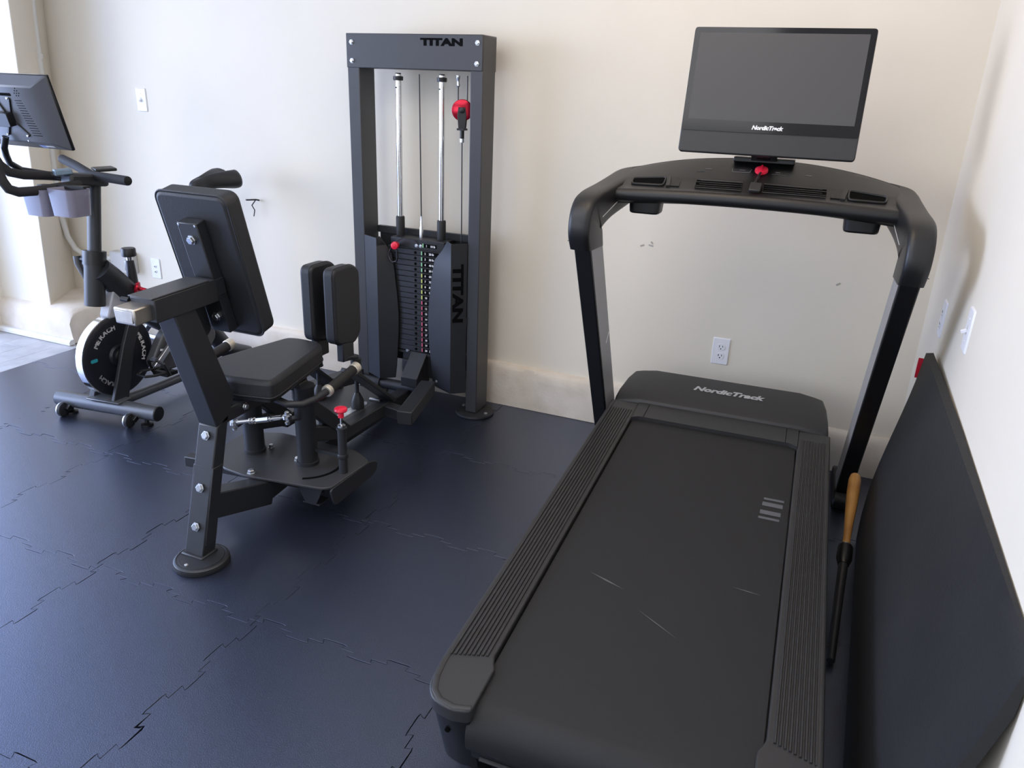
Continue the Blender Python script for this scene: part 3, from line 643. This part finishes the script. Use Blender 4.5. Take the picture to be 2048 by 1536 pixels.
    for s in (-1, 1):
        xo, xi = c+s*.49, c+s*.437; x0 = min(xo, xi)
        pr = [(1.665, .06), (1.12, 1.0), (1.262, 1.0), (1.80, .06)]
        u = build('upright', MB().prism(pr, (x0, 0, 0), Y, Z, .053), 'plasticd', t, bev=.004)
        build('upright_panel', MB().prism([(1.676, .06), (1.131, 1.0), (1.262, 1.0), (1.80, .06)], ((xi-.0012) if s > 0 else xi-.0008, 0, 0), Y, Z, .002), 'bouncelit', u)
        if s < 0: build('paint_scratch', MB().beam((xi+.0014, 1.448, .578), (xi+.0014, 1.478, .612), .0012, .006, Z), 'white', u)
        build('base_foot', MB().prism(roundpoly([(1.64, 0), (1.93, 0), (1.93, .05), (1.86, .075), (1.68, .075), (1.64, .04)], .015, 3), (x0-.006, 0, 0), Y, Z, .065), 'plasticd', t, bev=.006)
    # console: arms, panel, hand bar
    for s in (-1, 1):
        rings = []
        # section rings: polygon in plane spanned by X and a direction w
        def ring(cy, cz, w, hh, hw, xc):
            w = V((0, w[0], w[1])).normalized(); q = V((c+s*xc, cy, cz)); return [q + X*a + w*b for a, b in roundpoly([(-hw, -hh), (hw, -hh), (hw, hh), (-hw, hh)], .018, 3)]
        defs = [((1.19, .968), (1, -.05), .088, .033, .462), ((1.165, 1.02), (1, -.08), .092, .034, .463), ((1.165, 1.062), (.85, -.45), .082, .035, .463), ((1.20, 1.082), (.35, -.85), .064, .036, .461), ((1.30, 1.098), (.05, -1), .054, .036, .455), ((1.44, 1.116), (.1, -1), .050, .040, .444), ((1.55, 1.132), (.12, -1), .046, .048, .430), ((1.60, 1.145), (.14, -1), .040, .06, .400), ((1.615, 1.160), (.14, -1), .032, .06, .36)]
        for (cy, cz), w, hh, hw, xc in defs: rings.append((cy, cz, *V((w[0], w[1], 0)).normalized()[:2], hh, hw, xc))
        K = rings; out = []
        for i in range(len(K)-1):
            p0, p1, p2, p3 = K[max(i-1, 0)], K[i], K[i+1], K[min(i+2, len(K)-1)]
            for q in range(4 if i < len(K)-2 else 5):
                u = q/4; out.append([.5*(2*b_+(c_-a_)*u+(2*a_-5*b_+4*c_-d_)*u*u+(3*b_-a_-3*c_+d_)*u**3) for a_, b_, c_, d_ in zip(p0, p1, p2, p3)])
        mb = MB(); mb.loft([ring(k[0], k[1], (k[2], k[3]), *k[4:]) for k in out]); arm = build('console_arm', mb, 'plastic', t, ang=50)
        build('arm_seam', MB().box((c+s*.4985, 1.17, .992), (.0015, .15, .0018), Matrix.Rotation(-.1, 3, 'X')), 'plasticg', arm)
        build('arm_line', MB().tube([V((c+s*.4215, 1.20, 1.065)), V((c+s*.4085, 1.40, 1.11))], .0012, 6), 'greyt', arm)
    # console body: swept section, bowed across
    def body_ring(u):                                        # u in -1..1
        x = c+u*.425; e = u*u; q = abs(u)**3; bk = .040*e+.016*q; bo = .020*e
        pts = [(1.350, 1.110-bo), (1.328, 1.122-.8*bo), (1.326, 1.136-.5*bo), (1.342, 1.147-.3*bo), (1.380, 1.150-.2*bo), (1.388, 1.152-.2*bo), (1.438, 1.180-.3*bk), (1.446, 1.185-.35*bk), (1.555, 1.232-.9*bk), (1.580, 1.240-bk), (1.600, 1.234-bk), (1.608, 1.20-bk), (1.58, 1.17-.8*bk), (1.42, 1.118-.6*bk)]
        return [V((x, a, b)) for a, b in pts]
    n = 24; mb = MB(); mb.loft([body_ring(-1+2*k/n) for k in range(n+1)]); con = build('console', mb, 'plastic', t, ang=28, bev=.003)
    build('console_back_trim', MB().tube([body_ring(-1+2*k/n)[9]+V((0, .006, -.006)) for k in range(n+1)], .0075, 10), 'plasticg', con)
    build('hand_bar', MB().tube([(body_ring(-1+2*k/n)[1]+body_ring(-1+2*k/n)[3])/2+V((0, .008, -.004)) for k in range(n+1)], .0215, 16), 'plastic', t)
    # sloping panel frame helper: a in x, b along slope
    def S(a, b, k=.001, seg=1):                               # seg 0: lower face with vents and wells, seg 1: printed panel
        r = body_ring(a/.425); p, q = (r[5], r[6]) if seg == 0 else (r[7], r[8]); w = (q-p).normalized()
        return p + w*b + X.cross(w)*k
    sn = V((0, -.47, 1.02)).normalized()
    # vents
    for s in (-1, 1):
        vt = MB(); x0, x1 = (s*.035, s*.178) if s < 0 else (.030, .215)
        f = [S(x0, .006, .002, 0), S(x1, .006, .002, 0), S(x1, .050, .002, 0), S(x0, .050, .002, 0)]
        vt.add(f + [p-sn*.006 for p in f], [(0, 1, 2, 3), (4, 7, 6, 5), (0, 4, 5, 1), (1, 5, 6, 2), (2, 6, 7, 3), (3, 7, 4, 0)]); v = build('fan_vent', vt, 'hole', con)
        for k in range(4): build('vent_slat', MB().beam(S(x0, .011+k*.0105, .0035, 0), S(x1-s*.012*(k % 2), .011+k*.0105, .0035, 0), .0035, .004, sn), 'plasticd', v)
        fr_ = f + [f[0]]; build('vent_rim', MB().tube(fr_, .0016, 6), 'plasticg', v)
    # cup wells: flat dark slabs paint the shade of a recess; buckets below
    for s in (-1, 1):
        w = roundpoly([(s*.278, .004), (s*.382, .004), (s*.386, .046), (s*.278, .056)], .012, 3); w = w if s > 0 else w[::-1]
        mb = MB(); ps = [S(a, b, .0025, 0) for a, b in w]; mb.loft([[p-sn*.007 for p in ps], ps]); cw = build('cup_well_shade', mb, 'hole', con)
        ps.append(ps[0]); build('well_rim', MB().tube([p+sn*.0005 for p in ps], .0035, 8, cap=False), 'plastic', cw)
        cb = MB(); cb.prism(rrect(.098, .085, .02, 4), (c+s*.328, 1.40, 1.062), X, Y, .05, top=rrect(.106, .09, .02, 4)); build('cup_bucket', cb, 'plasticd', con, bev=.006)
        build('well_divider', MB().beam(S(s*.262, .0, .003, 0), S(s*.270, .058, .003, 0), .013, .007, sn), 'plasticg', con)
        build('phone_slot', MB().beam(S(s*.228, .020, .001, 0), S(s*.255, .020, .001, 0), .030, .003, sn), 'plasticd', con)
    # printed controls
    for a, w in ((-.155, .022), (-.048, .018), (.062, .014), (.155, .018)): build('control_print', MB().beam(S(a-w/2, .060, .001), S(a+w/2, .060, .001), .0022, .0008, sn), 'dimt', con)
    for f in (((-.080, .070), (-.078, .046), (-.024, .046), (-.020, .068)),): 
        for p, q in zip(f, f[1:]): build('control_print', MB().beam(S(*p), S(*q), .0016, .0008, sn), 'dimt', con)
    for p, q in (((.045, .046), (.09, .046)), ((.178, .060), (.184, .060)), ((-.19, .040), (-.165, .042))): build('control_print', MB().beam(S(*p), S(*q), .0014, .0008, sn), 'scuff', con)
    # safety key with clip
    k = build('safety_key', MB().lathe([(.0185, 0), (.021, .004), (.020, .011), (.012, .016), (.002, .017)], S(.012, .052, .002), sn, 26), 'red', t)
    build('key_ridge', MB().beam(S(.012, .036, .0195), S(.012, .061, .0205), .005, .006, sn), 'red', k)
    build('key_cord', MB().tube([S(.012, .034, .010), S(.010, .018, .014), S(.008, .004, .011), S(.002, .040, .010, 0)], .0035, 8), 'cable', k)
    build('key_clip', MB().beam(S(.006, -.006, .010, 0), S(.008, .034, .012, 0), .034, .012, sn), 'plasticg', k, bev=.003)
    # screen
    B0, T0 = V((.034, 1.425, 1.262)), V((.034, 1.505, 1.630)); su = (T0-B0).normalized(); H = (T0-B0).length; sb = X.cross(su); sb = -sb if sb.y > 0 else sb
    W = .527
    def Q(a, b, k=0): return B0 + X*a + su*b + sb*k
    sp = MB(); sp.prism(rrect(W, H, .010, 4, 0, H/2), Q(0, 0, -.022), X, su, .022 if X.cross(su).dot(sb) > 0 else -.022); scr = build('screen', sp, 'plasticg', t, bev=.003)
    gp = MB(); gp.prism(rrect(W-.004, H-.068, .006, 3, 0, .066+(H-.068)/2), Q(0, 0, .0003), X, su, -.002 if X.cross(su).dot(sb) < 0 else .002); build('bezel_glass', gp, 'gloss', scr)
    dp = MB(); dp.prism([(-.245, .100), (.245, .100), (.245, H-.018), (-.245, H-.018)], Q(0, 0, .0022), X, su, .0006 if X.cross(su).dot(sb) > 0 else -.0006); build('display', dp, 'screen', scr)
    text('NordicTrack', .0165, Q(-.047, .0765, .0024), X, su, 'whitet', scr, shear=.25, bold=.0009, depth=.0006, width=.094)
    build('screen_back', MB().prism(rrect(W*.7, H*.6, .03, 4, 0, H*.5), Q(0, 0, -.06), X, su, .04 if X.cross(su).dot(sb) > 0 else -.04), 'plasticd', scr, bev=.01)
    hg = MB(); hg.box((c+.012, 1.555, 1.240), (.19, .05, .016)); hg.box((c+.012, 1.47, 1.262), (.19, .03, .007)); hg.beam((c+.012, 1.54, 1.245), (c+.012, 1.465, 1.260), .045, .012); hg.beam((c+.012, 1.53, 1.245), Q(0, .1, -.04), .08, .03)
    build('screen_hinge', hg, 'plasticd', t, bev=.003)
treadmill()

# ---------------------------------------------------------------- spin bike
def bike():
    t = thing('spin_bike', 'black indoor spin bike with a big flywheel facing the left corner', 'exercise bike', (-3.17, -.6, 0))
    cx = -3.175
    # stabilisers
    a, b = V((-3.432, -1.012, .062)), V((-2.915, -.945, .062)); d = (b-a).normalized()
    fs = build('front_stabiliser', MB().tube([a, b], .034, 24), 'gunmetal', t)
    for q, s in ((a, -1), (b, 1)): build('end_cap', MB().lathe([(.033, 0), (.031, .004), (.004, .005)], q, d*s, 24), 'plasticd', fs)
    n = V((d.y, -d.x, 0))
    for q in (.035, .385):
        c = a+d*(q+.02)+n*.045; c.z = .031
        w = build('transport_wheel', MB().lathe([(.024, -.011), (.030, -.009), (.031, 0), (.030, .009), (.024, .011), (.010, .012)], c, d, 26), 'rubberp', fs)
        build('wheel_fork', MB().beam(a+d*(q+.045), c+d*.02, .022, .02), 'plasticd', fs, bev=.003)
        build('wheel_rim', MB().lathe([(.031, -.003), (.0317, -.001), (.0317, .001), (.031, .003)], c-d*.006, d, 26), 'zinc', w)
    for q in (.06, .46):
        c = a+d*q+n*.005; build('levelling_foot', MB().lathe([(.026, 0), (.026, .009), (.01, .014), (.01, .035)], (c.x, c.y, 0), Z, 18), 'plasticd', fs)
    mc = a+d*.27; build('mount_plate', MB().beam(mc-d*.085+Z*.035, mc+d*.085+Z*.035, .075, .006), 'gunmetal', fs, bev=.002)
    build('base_rail', MB().tube([(-3.165, -.95, .062), (-3.165, -.10, .062)], .022, 20), 'gunmetal', t)
    build('rear_stabiliser', MB().tube([(-3.42, -.10, .045), (-2.93, -.10, .045)], .032, 20), 'powderg', t)
    for x0 in (-3.38, -2.97): build('levelling_foot', MB().lathe([(.026, 0), (.026, .009), (.01, .014)], (x0, -.10, 0), Z, 16), 'plasticd', t)
    # fork legs and flywheel
    fl = MB(); fl.prism(roundpoly([(-1.0, .085), (-.918, .085), (-.855, .30), (-.785, .44), (-.835, .47), (-.905, .33)], .01, 2), (-3.128, 0, 0), Y, Z, .018)
    build('fork_leg', fl, 'powder', t, bev=.003)
    fl = MB(); fl.prism(roundpoly([(-1.0, .085), (-.94, .085), (-.86, .30), (-.80, .44), (-.835, .46), (-.90, .33)], .01, 2), (-3.262, 0, 0), Y, Z, .030)
    build('fork_leg', fl, 'powder', t, bev=.003)
    C = V((-3.18, -.893, .272)); R = .180
    fw = build('flywheel', MB().lathe([(.02, -.022), (R-.012, -.022), (R-.003, -.018), (R-.003, .018), (R-.012, .022), (R-.02, .024), (.05, .018), (.045, .03), (.02, .034)], C, X, 72), 'wheelb', t)
    build('flywheel_rim', MB().lathe([(R-.004, -.024), (R+.001, -.023), (R+.001, .015), (R-.004, .016)], C, X, 72), 'chrome', fw)
    build('hub_cover', MB().lathe([(.034, .02), (.032, .036), (.018, .045), (.004, .047)], C, X, 24), 'plasticd', fw)
    build('axle_nut', MB().lathe([(.009, .045), (.009, .058), (.005, .06)], C, X, 8), 'powder', fw)
    def ringtext(word, r, a0, step, size, m):
        for i, chh in enumerate(word):
            a = math.radians(a0-step*i); o = C + V((.0205+.0015, r*math.cos(a), r*math.sin(a)))
            W = V((0, math.cos(a), math.sin(a))); U = W.cross(X); U = V((0, math.sin(a), -math.cos(a)))
            text(chh, size, o - U*size*.3, U, W, m, fw, bold=.0012, depth=.0008)
    ringtext('MERACH', .120, 147, 10, .031, 'greyt'); ringtext('MERACH', .120, 31, 10, .031, 'whitet'); ringtext('MERACH', .120, 265, 10, .031, 'dimt')
    tl = MB(); tl.prism(rrect(.034, .015, .006, 4), C+V((.0225, -.128, .012)), Y, Z, .001); build('teal_mark', tl, 'teal', fw)
    # frame
    main = [(cx, -.915, .66), (cx, -.87, .615), (cx, -.76, .49), (cx, -.66, .385), (cx, -.55, .31), (cx, -.45, .285)]
    fr = build('main_frame', MB().tube(main, [.05, .052, .054, .052, .048, .045], 24), 'powder', t)
    build('seat_tube', MB().tube([(cx, -.40, .26), (cx+.02, -.36, .40), (cx+.02, -.33, .66)], .043, 24), 'powder', t)
    sr = build('seat_tube_ring', MB().tube([(cx+.02, -.332, .645), (cx+.02, -.328, .68)], .050, 24), 'plasticd', t)
    build('rear_leg', MB().tube([(cx+.02, -.42, .32), (cx+.03, -.36, .24), (cx+.03, -.27, .12), (cx+.02, -.12, .05)], .044, 24), 'powder', t)
    build('drive_cover', MB().prism(roundpoly([(-.80, .20), (-.70, .34), (-.60, .37), (-.42, .33), (-.38, .24), (-.45, .16), (-.70, .15)], .04, 4), (-3.135, 0, 0), Y, Z, .045), 'shell', t, bev=.008)
    build('cover_stripe', MB().beam((-3.088, -.735, .262), (-3.088, -.66, .245), .003, .008), 'white', t)
    # crank and pedals with cages
    bc = V((-3.175, -.67, .29))
    ck = build('crank_arm', MB().beam(bc+V((.10, 0, 0)), bc+V((.11, -.13, -.09)), .016, .026), 'zinc', t, bev=.003)
    build('crank_arm', MB().beam(bc+V((-.09, 0, 0)), bc+V((-.10, .13, .09)), .016, .026), 'zinc', t, bev=.003)
    build('crank_axle', MB().cyl(bc+V((-.10, 0, 0)), bc+V((.11, 0, 0)), .013, 16), 'zinc', t)
    pc = bc+V((.165, -.145, -.10))
    pd = MB(); pd.box(pc, (.085, .022, .02)); pd.box(pc+V((0, .04, 0)), (.085, .012, .018)); pd.box(pc+V((.04, .02, 0)), (.01, .06, .018)); pd.box(pc+V((-.04, .02, 0)), (.01, .06, .018))
    pe = build('pedal', pd, 'plasticd', t, bev=.002)
    cg = [pc+V((-.045, .03, .01)), pc+V((-.05, -.06, .02)), pc+V((-.03, -.10, .02)), pc+V((.02, -.105, .02)), pc+V((.045, -.07, .02)), pc+V((.045, .03, .01))]
    build('toe_cage', MB().tube(cg, .006, 8), 'plasticd', pe)
    build('toe_strap', MB().tube([pc+V((-.05, 0, .0)), pc+V((-.045, -.02, .055)), pc+V((0, -.025, .07)), pc+V((.045, -.02, .055)), pc+V((.05, 0, 0))], .007, 8), 'plasticd', pe)
    build('toe_buckle', MB().box(pc+V((.0, -.03, .075)), (.03, .02, .01)), 'zinc', pe)
    pc = bc+V((-.16, .145, .10)); build('pedal', MB().box(pc, (.085, .08, .022)), 'plasticd', t, bev=.003)
    # handlebar post in its sleeve
    zt, yt, yb = 1.03, -.855, -.945
    pt = lambda z: V((cx-.02, yb+(yt-yb)*(z-.505)/(zt-.505), z))
    build('bar_post', MB().tube([pt(.60), pt(1.015)], .030, 24, flat=.8), 'powder', t)
    sl = build('post_sleeve', MB().tube([pt(.505), pt(.725)], .0405, 28), 'powder', t)
    build('sleeve_collar', MB().tube([pt(.675), pt(.732)], .0455, 28), 'plastic', sl)
    lv = build('clamp_lever', MB().cyl(pt(.69)-X*.03, pt(.69)-X*.085, .012, 14), 'plasticd', sl)
    lp = pt(.69)-X*.09
    build('lever_handle', MB().tube([lp+V((-.004, -.005, .012)), lp+V((0, -.008, -.02)), lp+V((.022, -.008, -.07)), lp+V((.038, -.008, -.10))], [.016, .015, .009, .007], 14), 'shell', lv)
    # resistance knob and red adjuster
    kn = build('resistance_stem', MB().lathe([(.024, -.06), (.020, .02), (.017, .065), (.012, .07)], (cx, -.757, .60), Z, 22), 'powder', t)
    build('knob_neck', MB().lathe([(.013, 0), (.013, .02)], (cx, -.757, .667), Z, 18), 'chrome', kn)
    build('knob_cap', MB().lathe([(.027, 0), (.030, .003), (.030, .032), (.027, .036), (.004, .037)], (cx, -.757, .686), Z, 28), 'plasticd', kn)
    rk = V((cx+.03, -.755, .54)); build('red_knob', MB().lathe([(.008, 0), (.010, .02), (.012, .026), (.029, .032), (.031, .038), (.028, .044), (.010, .046)], rk+V((.05, -.005, .005)), V((-.75, -.5, .2)), 26), 'redm', t)
    build('adjuster_pin', MB().cyl(rk, rk+V((.055, .0, .0)), .009, 12), 'plasticd', t)
    # translucent guard between frame and wheel
    gd = MB(); gd.prism(roundpoly([(-.93, .445), (-.80, .445), (-.78, .53), (-.80, .575), (-.87, .585), (-.90, .52)], .02, 4), (cx-.03, 0, 0), Y, Z, .055); build('brake_guard', gd, 'clear', t, bev=.006)
    # handlebars
    hs = V((cx-.015, -.87, 1.02))
    build('bar_head', MB().beam(hs+V((-.01, -.11, .008)), hs+V((.01, .05, -.005)), .075, .05), 'powder', t, bev=.012, seg=3)
    build('phone_rest', MB().beam(hs+V((-.02, .03, .035)), hs+V((.02, .10, .038)), .10, .012), 'plasticd', t, bev=.004)
    build('tablet_hook', MB().beam(hs+V((-.03, -.14, .035)), hs+V((0, -.085, .04)), .05, .022), 'bluegrey', t, bev=.004)
    bar = [(-2.95, -.905, 1.035), (-3.06, -.89, 1.036), (-3.15, -.872, 1.035), (-3.20, -.86, 1.036), (-3.24, -.848, 1.043), (-3.34, -.815, 1.06), (-3.45, -.787, 1.078)]
    hb = build('handlebar', MB().tube(bar, .0185, 18), 'foam', t)
    for p, q in ((bar[0], bar[1]), (bar[-1], bar[-2])):
        p, q = V(p), V(q); build('bar_plug', MB().lathe([(.0185, -.002), (.0175, .004), (.003, .006)], p, (p-q), 16), 'plasticd', hb)
    build('aero_bar', MB().tube([(-3.15, -.96, 1.01), (-3.15, -1.05, 1.008), (-3.15, -1.15, 1.004), (-3.15, -1.215, 1.006), (-3.153, -1.248, 1.02), (-3.158, -1.262, 1.05), (-3.17, -1.268, 1.10), (-3.18, -1.262, 1.14)], .0175, 18), 'foam', t)
    build('aero_bar', MB().tube([(-3.26, -.93, 1.03), (-3.29, -1.0, 1.038), (-3.30, -1.08, 1.046), (-3.305, -1.13, 1.06), (-3.31, -1.16, 1.09), (-3.325, -1.175, 1.14)], .0175, 18), 'foam', t)
    # two smoky bottle holders under the aero bars
    for x0, y0, z0 in ((-3.18, -1.10, .908), (-3.035, -1.10, .918)):
        w = .13; outer0 = rrect(w*.88, .09, .022, 4); outer1 = rrect(w, .10, .022, 4)
        mb = MB(); rr = lambda poly, z, k=1: [V((x0+a*k, y0+b*k, z)) for a, b in poly]
        mb.loft([rr(outer0, z0+.004, .9), rr(outer0, z0+.004, .97), rr(outer1, z0+.098, .97), rr(outer1, z0+.1), rr(outer0, z0), rr(outer0, z0, .5)], cap=True)
        build('bottle_holder', mb, 'smoke', t, ang=45)
    build('holder_arm', MB().beam((-3.24, -1.06, 1.008), (-3.0, -1.05, 1.018), .03, .012), 'plasticd', t)
    # saddle on its post
    build('seat_post', MB().tube([(cx+.02, -.33, .60), (cx+.02, -.31, .85)], .03, 20), 'powder', t)
    build('seat_slider', MB().beam((cx+.02, -.40, .862), (cx+.02, -.16, .872), .045, .03), 'powder', t, bev=.003)
    rings = []
    for k in range(15):
        u = k/14; y0 = -.395+.265*u
        w = .026+.085*max(0, (u-.30)/.55)**1.25 if u < .85 else .111*math.sqrt(max(0.02, 1-((u-.85)/.15)**2))*.99
        w = min(w, .108); zc = .945+.012*math.sin(u*PI) + .012*u; h = .026+.014*u
        if k in (0,): w *= .5; h *= .6
        if k == 14: h *= .55
        ring = []
        for j in range(20):
            a = 2*PI*j/20; xx = math.cos(a); zz = math.sin(a)
            bump = .026*u*math.sin(min(1, abs(xx))*PI)*(zz > 0) - .016*(zz > 0)*(abs(xx) < .3)*(u > .25)
            ring.append(V((cx+.03+w*math.copysign(abs(xx)**.8, xx), y0, zc+h*math.copysign(abs(zz)**.7, zz)+bump)))
        rings.append(ring)
    mb = MB(); mb.loft(rings); build('saddle', mb, 'vinyl', t, ang=70, sub=1)
    build('rear_wire', MB().tube([(cx+.05, -.06, .856), (cx+.06, .0, .852), (cx+.07, .015, .848)], .004, 8), 'cable', t); 
    build('rear_wire', MB().tube([(cx+.06, -.002, .85), (cx+.05, -.02, .825), (cx+.055, -.008, .80), (cx+.057, -.02, .77)], .003, 8), 'cable', t)
    # screen seen from behind: stepped shell, bracket, vents, stickers
    Bz, Tz = V((-3.235, -1.075, 1.153)), V((-3.235, -1.135, 1.412)); su = (Tz-Bz).normalized(); H = (Tz-Bz).length; nb = X.cross(su); nb = nb if nb.y < 0 else -nb
    W = .455
    Q = lambda a, b, k=0: Bz + X*a + su*b + nb*k
    sg = 1 if X.cross(su).dot(nb) > 0 else -1
    mon = MB(); mon.prism([(-W/2, 0), (W/2, 0), (W/2, H), (-W/2, H)], Q(0, 0, -.012), X, su, .012*sg); sc = build('screen', mon, 'gloss', t, bev=.003)
    mb = MB(); outer = [(-W/2, 0), (W/2, 0), (W/2, H), (-W/2, H)]; inner = [(-W/2+.06, .03), (W/2-.06, .03), (W/2-.06, H-.035), (-W/2+.06, H-.035)]
    mb.prism(outer, Q(0, 0, 0), X, su, .032*sg, top=inner); build('screen_shell', mb, 'shell', sc, bev=.004, seg=2)
    for k in range(14): build('vent_slot', MB().beam(Q(-.09, .045+k*.0105, .0323), Q(.085, .045+k*.0105, .0323), .0022, .0008, nb), 'hole', sc) if False else None
    for r_, cs in ((0, (0,)), (1, (-1, 1)), (2, (-2, 0, 2)), (3, (-1, 1))):
        for c_ in cs: build('speaker_hole', MB().cyl(Q(.085+c_*.006, H-.042-.0085*r_, .030), Q(.085+c_*.006, H-.042-.0085*r_, .0328), .0022, 8), 'hole', sc)
    build('shell_slot', MB().prism(rrect(.14, .010, .004, 3, -.02, H-.065), Q(0, 0, .0318), X, su, .001*sg), 'hole', sc)
    for k in range(15):
        build('vent_slot', MB().beam(Q(.060+.002*k, H-.085-.0088*k, .0322), Q(.095+.003*k, H-.085-.0088*k, .0322), .0018, .0009, nb), 'hole', sc)
    vb = MB(); vb.prism(rrect(.075, .05, .006, 3, -.015, .115), Q(0, 0, .03), X, su, .03*sg)
    for a0, b0, a1, b1 in ((.015, .135, .035, .188), (.02, .10, .07, .055), (-.015, .135, -.04, .18), (-.015, .10, -.045, .055)): vb.beam(Q(a0, b0, .035), Q(a1, b1, .034), .010, .006, nb)
    br = build('screen_bracket', vb, 'plasticd', sc, bev=.002)
    for a1, b1 in ((.028, .188), (.062, .055), (-.04, .18), (-.045, .055)): build('bracket_screw', MB().lathe([(.005, 0), (.004, .003), (.001, .004)], Q(a1, b1, .036), nb, 12), 'zinc', br)
    build('screen_arm', MB().tube([Q(-.045, .05, .05), Q(-.062, .012, .06), Q(-.085, -.02, .05), Q(-.115, -.06, .03), Q(-.12, -.10, -.01), hs+V((-.05, -.08, .012))], .012, 14), 'plasticd', sc)
    lo = .0205
    def low(a, b, w, h, m): 
        k = .032*b/.03 if b < .03 else .032
        sd2 = (Q(0, .03, .032)-Q(0, 0, 0)).normalized(); o = Q(a, 0, 0)+sd2*b; nn = X.cross(sd2); nn = nn if nn.y < 0 else -nn
        mb = MB(); mb.beam(o-X*w/2+nn*.0008, o+X*w/2+nn*.0008, h, .0008, nn); return build('sticker', mb, m, sc)
    low(.098, .018, .030, .018, 'blue'); low(.135, .022, .044, .009, 'white')
    build('port', MB().cyl(Q(.05, .036, .03), Q(.05, .036, .034), .003, 10), 'zinc', sc)
bike()

# ---------------------------------------------------------------- board leaning on the right wall, stick on the floor
def board():
    t = thing('leaning_board', 'large black board leaning on the right wall beside the treadmill', 'board', (-.06, -1.3, 0))
    ny, nz = 16, 14; th = .022; P = []; F = []
    def pos(v, w):                                            # v 0..1 far -> near, w 0..1 bottom -> top
        y = -.535-1.54*v; zt = .70+.016*v
        xb = -.088-.030*v; xt = -.006-.030*(1-v)
        bulge = -.055*math.sin(PI*min(1, w*1.15))*(.35+.65*math.sin(PI*(.15+.75*v)))
        return V((xb+(xt-xb)*w + bulge*(1-w)*.8 - th*(1-w), y - .0*w, .002+zt*w))
    for i in range(ny+1):
        for j in range(nz+1):
            v, w = i/ny, j/nz
            P.append(pos(v, w))
    n = len(P)
    P += [p+V((th*.92, 0, th*.18)) for p in P]; q = nz+1
    for p in P: p.x = min(p.x, -.003)
    for i in range(ny):
        for j in range(nz):
            a = i*q+j; F.append((a, a+q, a+q+1, a+1)); F.append((n+a, n+a+1, n+a+q+1, n+a+q))
    for i in range(ny):
        for j in (0, nz): a = i*q+j; F.append((a, n+a, n+a+q, a+q))
    for j in range(nz):
        for i in (0, ny): a = i*q+j; F.append((a, a+1, n+a+1, n+a))
    mb = MB(); mb.add(P, F); b = build('panel', mb, 'board', t, ang=40)
    build('red_tab', MB().prism(roundpoly([(.615, -.511), (.635, -.506), (.665, -.507), (.680, -.516), (.61, -.516)], .004, 3), (-.036, 0, 0), Z, Y, .014), 'red', t, bev=.002)
    t = thing('wooden_tipped_stick', 'black stick with a varnished wooden tip leaning on the right treadmill upright', 'stick', (-.172, -1.26, 0))
    a, b2 = V((-.155, -.515, .232)), V((-.163, -.845, .134)); d = (b2-a).normalized()
    L = (b2-a).length
    build('wooden_tip', MB().lathe([(.004, 0), (.016, .005), (.020, .025), (.0205, .09), (.0175, .17), (.013, .25), (.0115, .31), (.012, L)], a, d, 24), 'wood', t)
    build('collar', MB().lathe([(.022, 0), (.0225, .004), (.0225, .05), (.016, .075)], b2-Z*.0, d, 24), 'plasticd', t)
    e = V((-.172, -1.26, .016))
    build('shaft', MB().tube([b2+d*.06, b2+d*.2, e], [.0145, .013, .011], 16), 'powder', t)
    build('ferrule', MB().lathe([(.0145, 0), (.016, .002), (.016, .010), (.0145, .012)], b2-d*.012, d, 20), 'steel', t)
board()
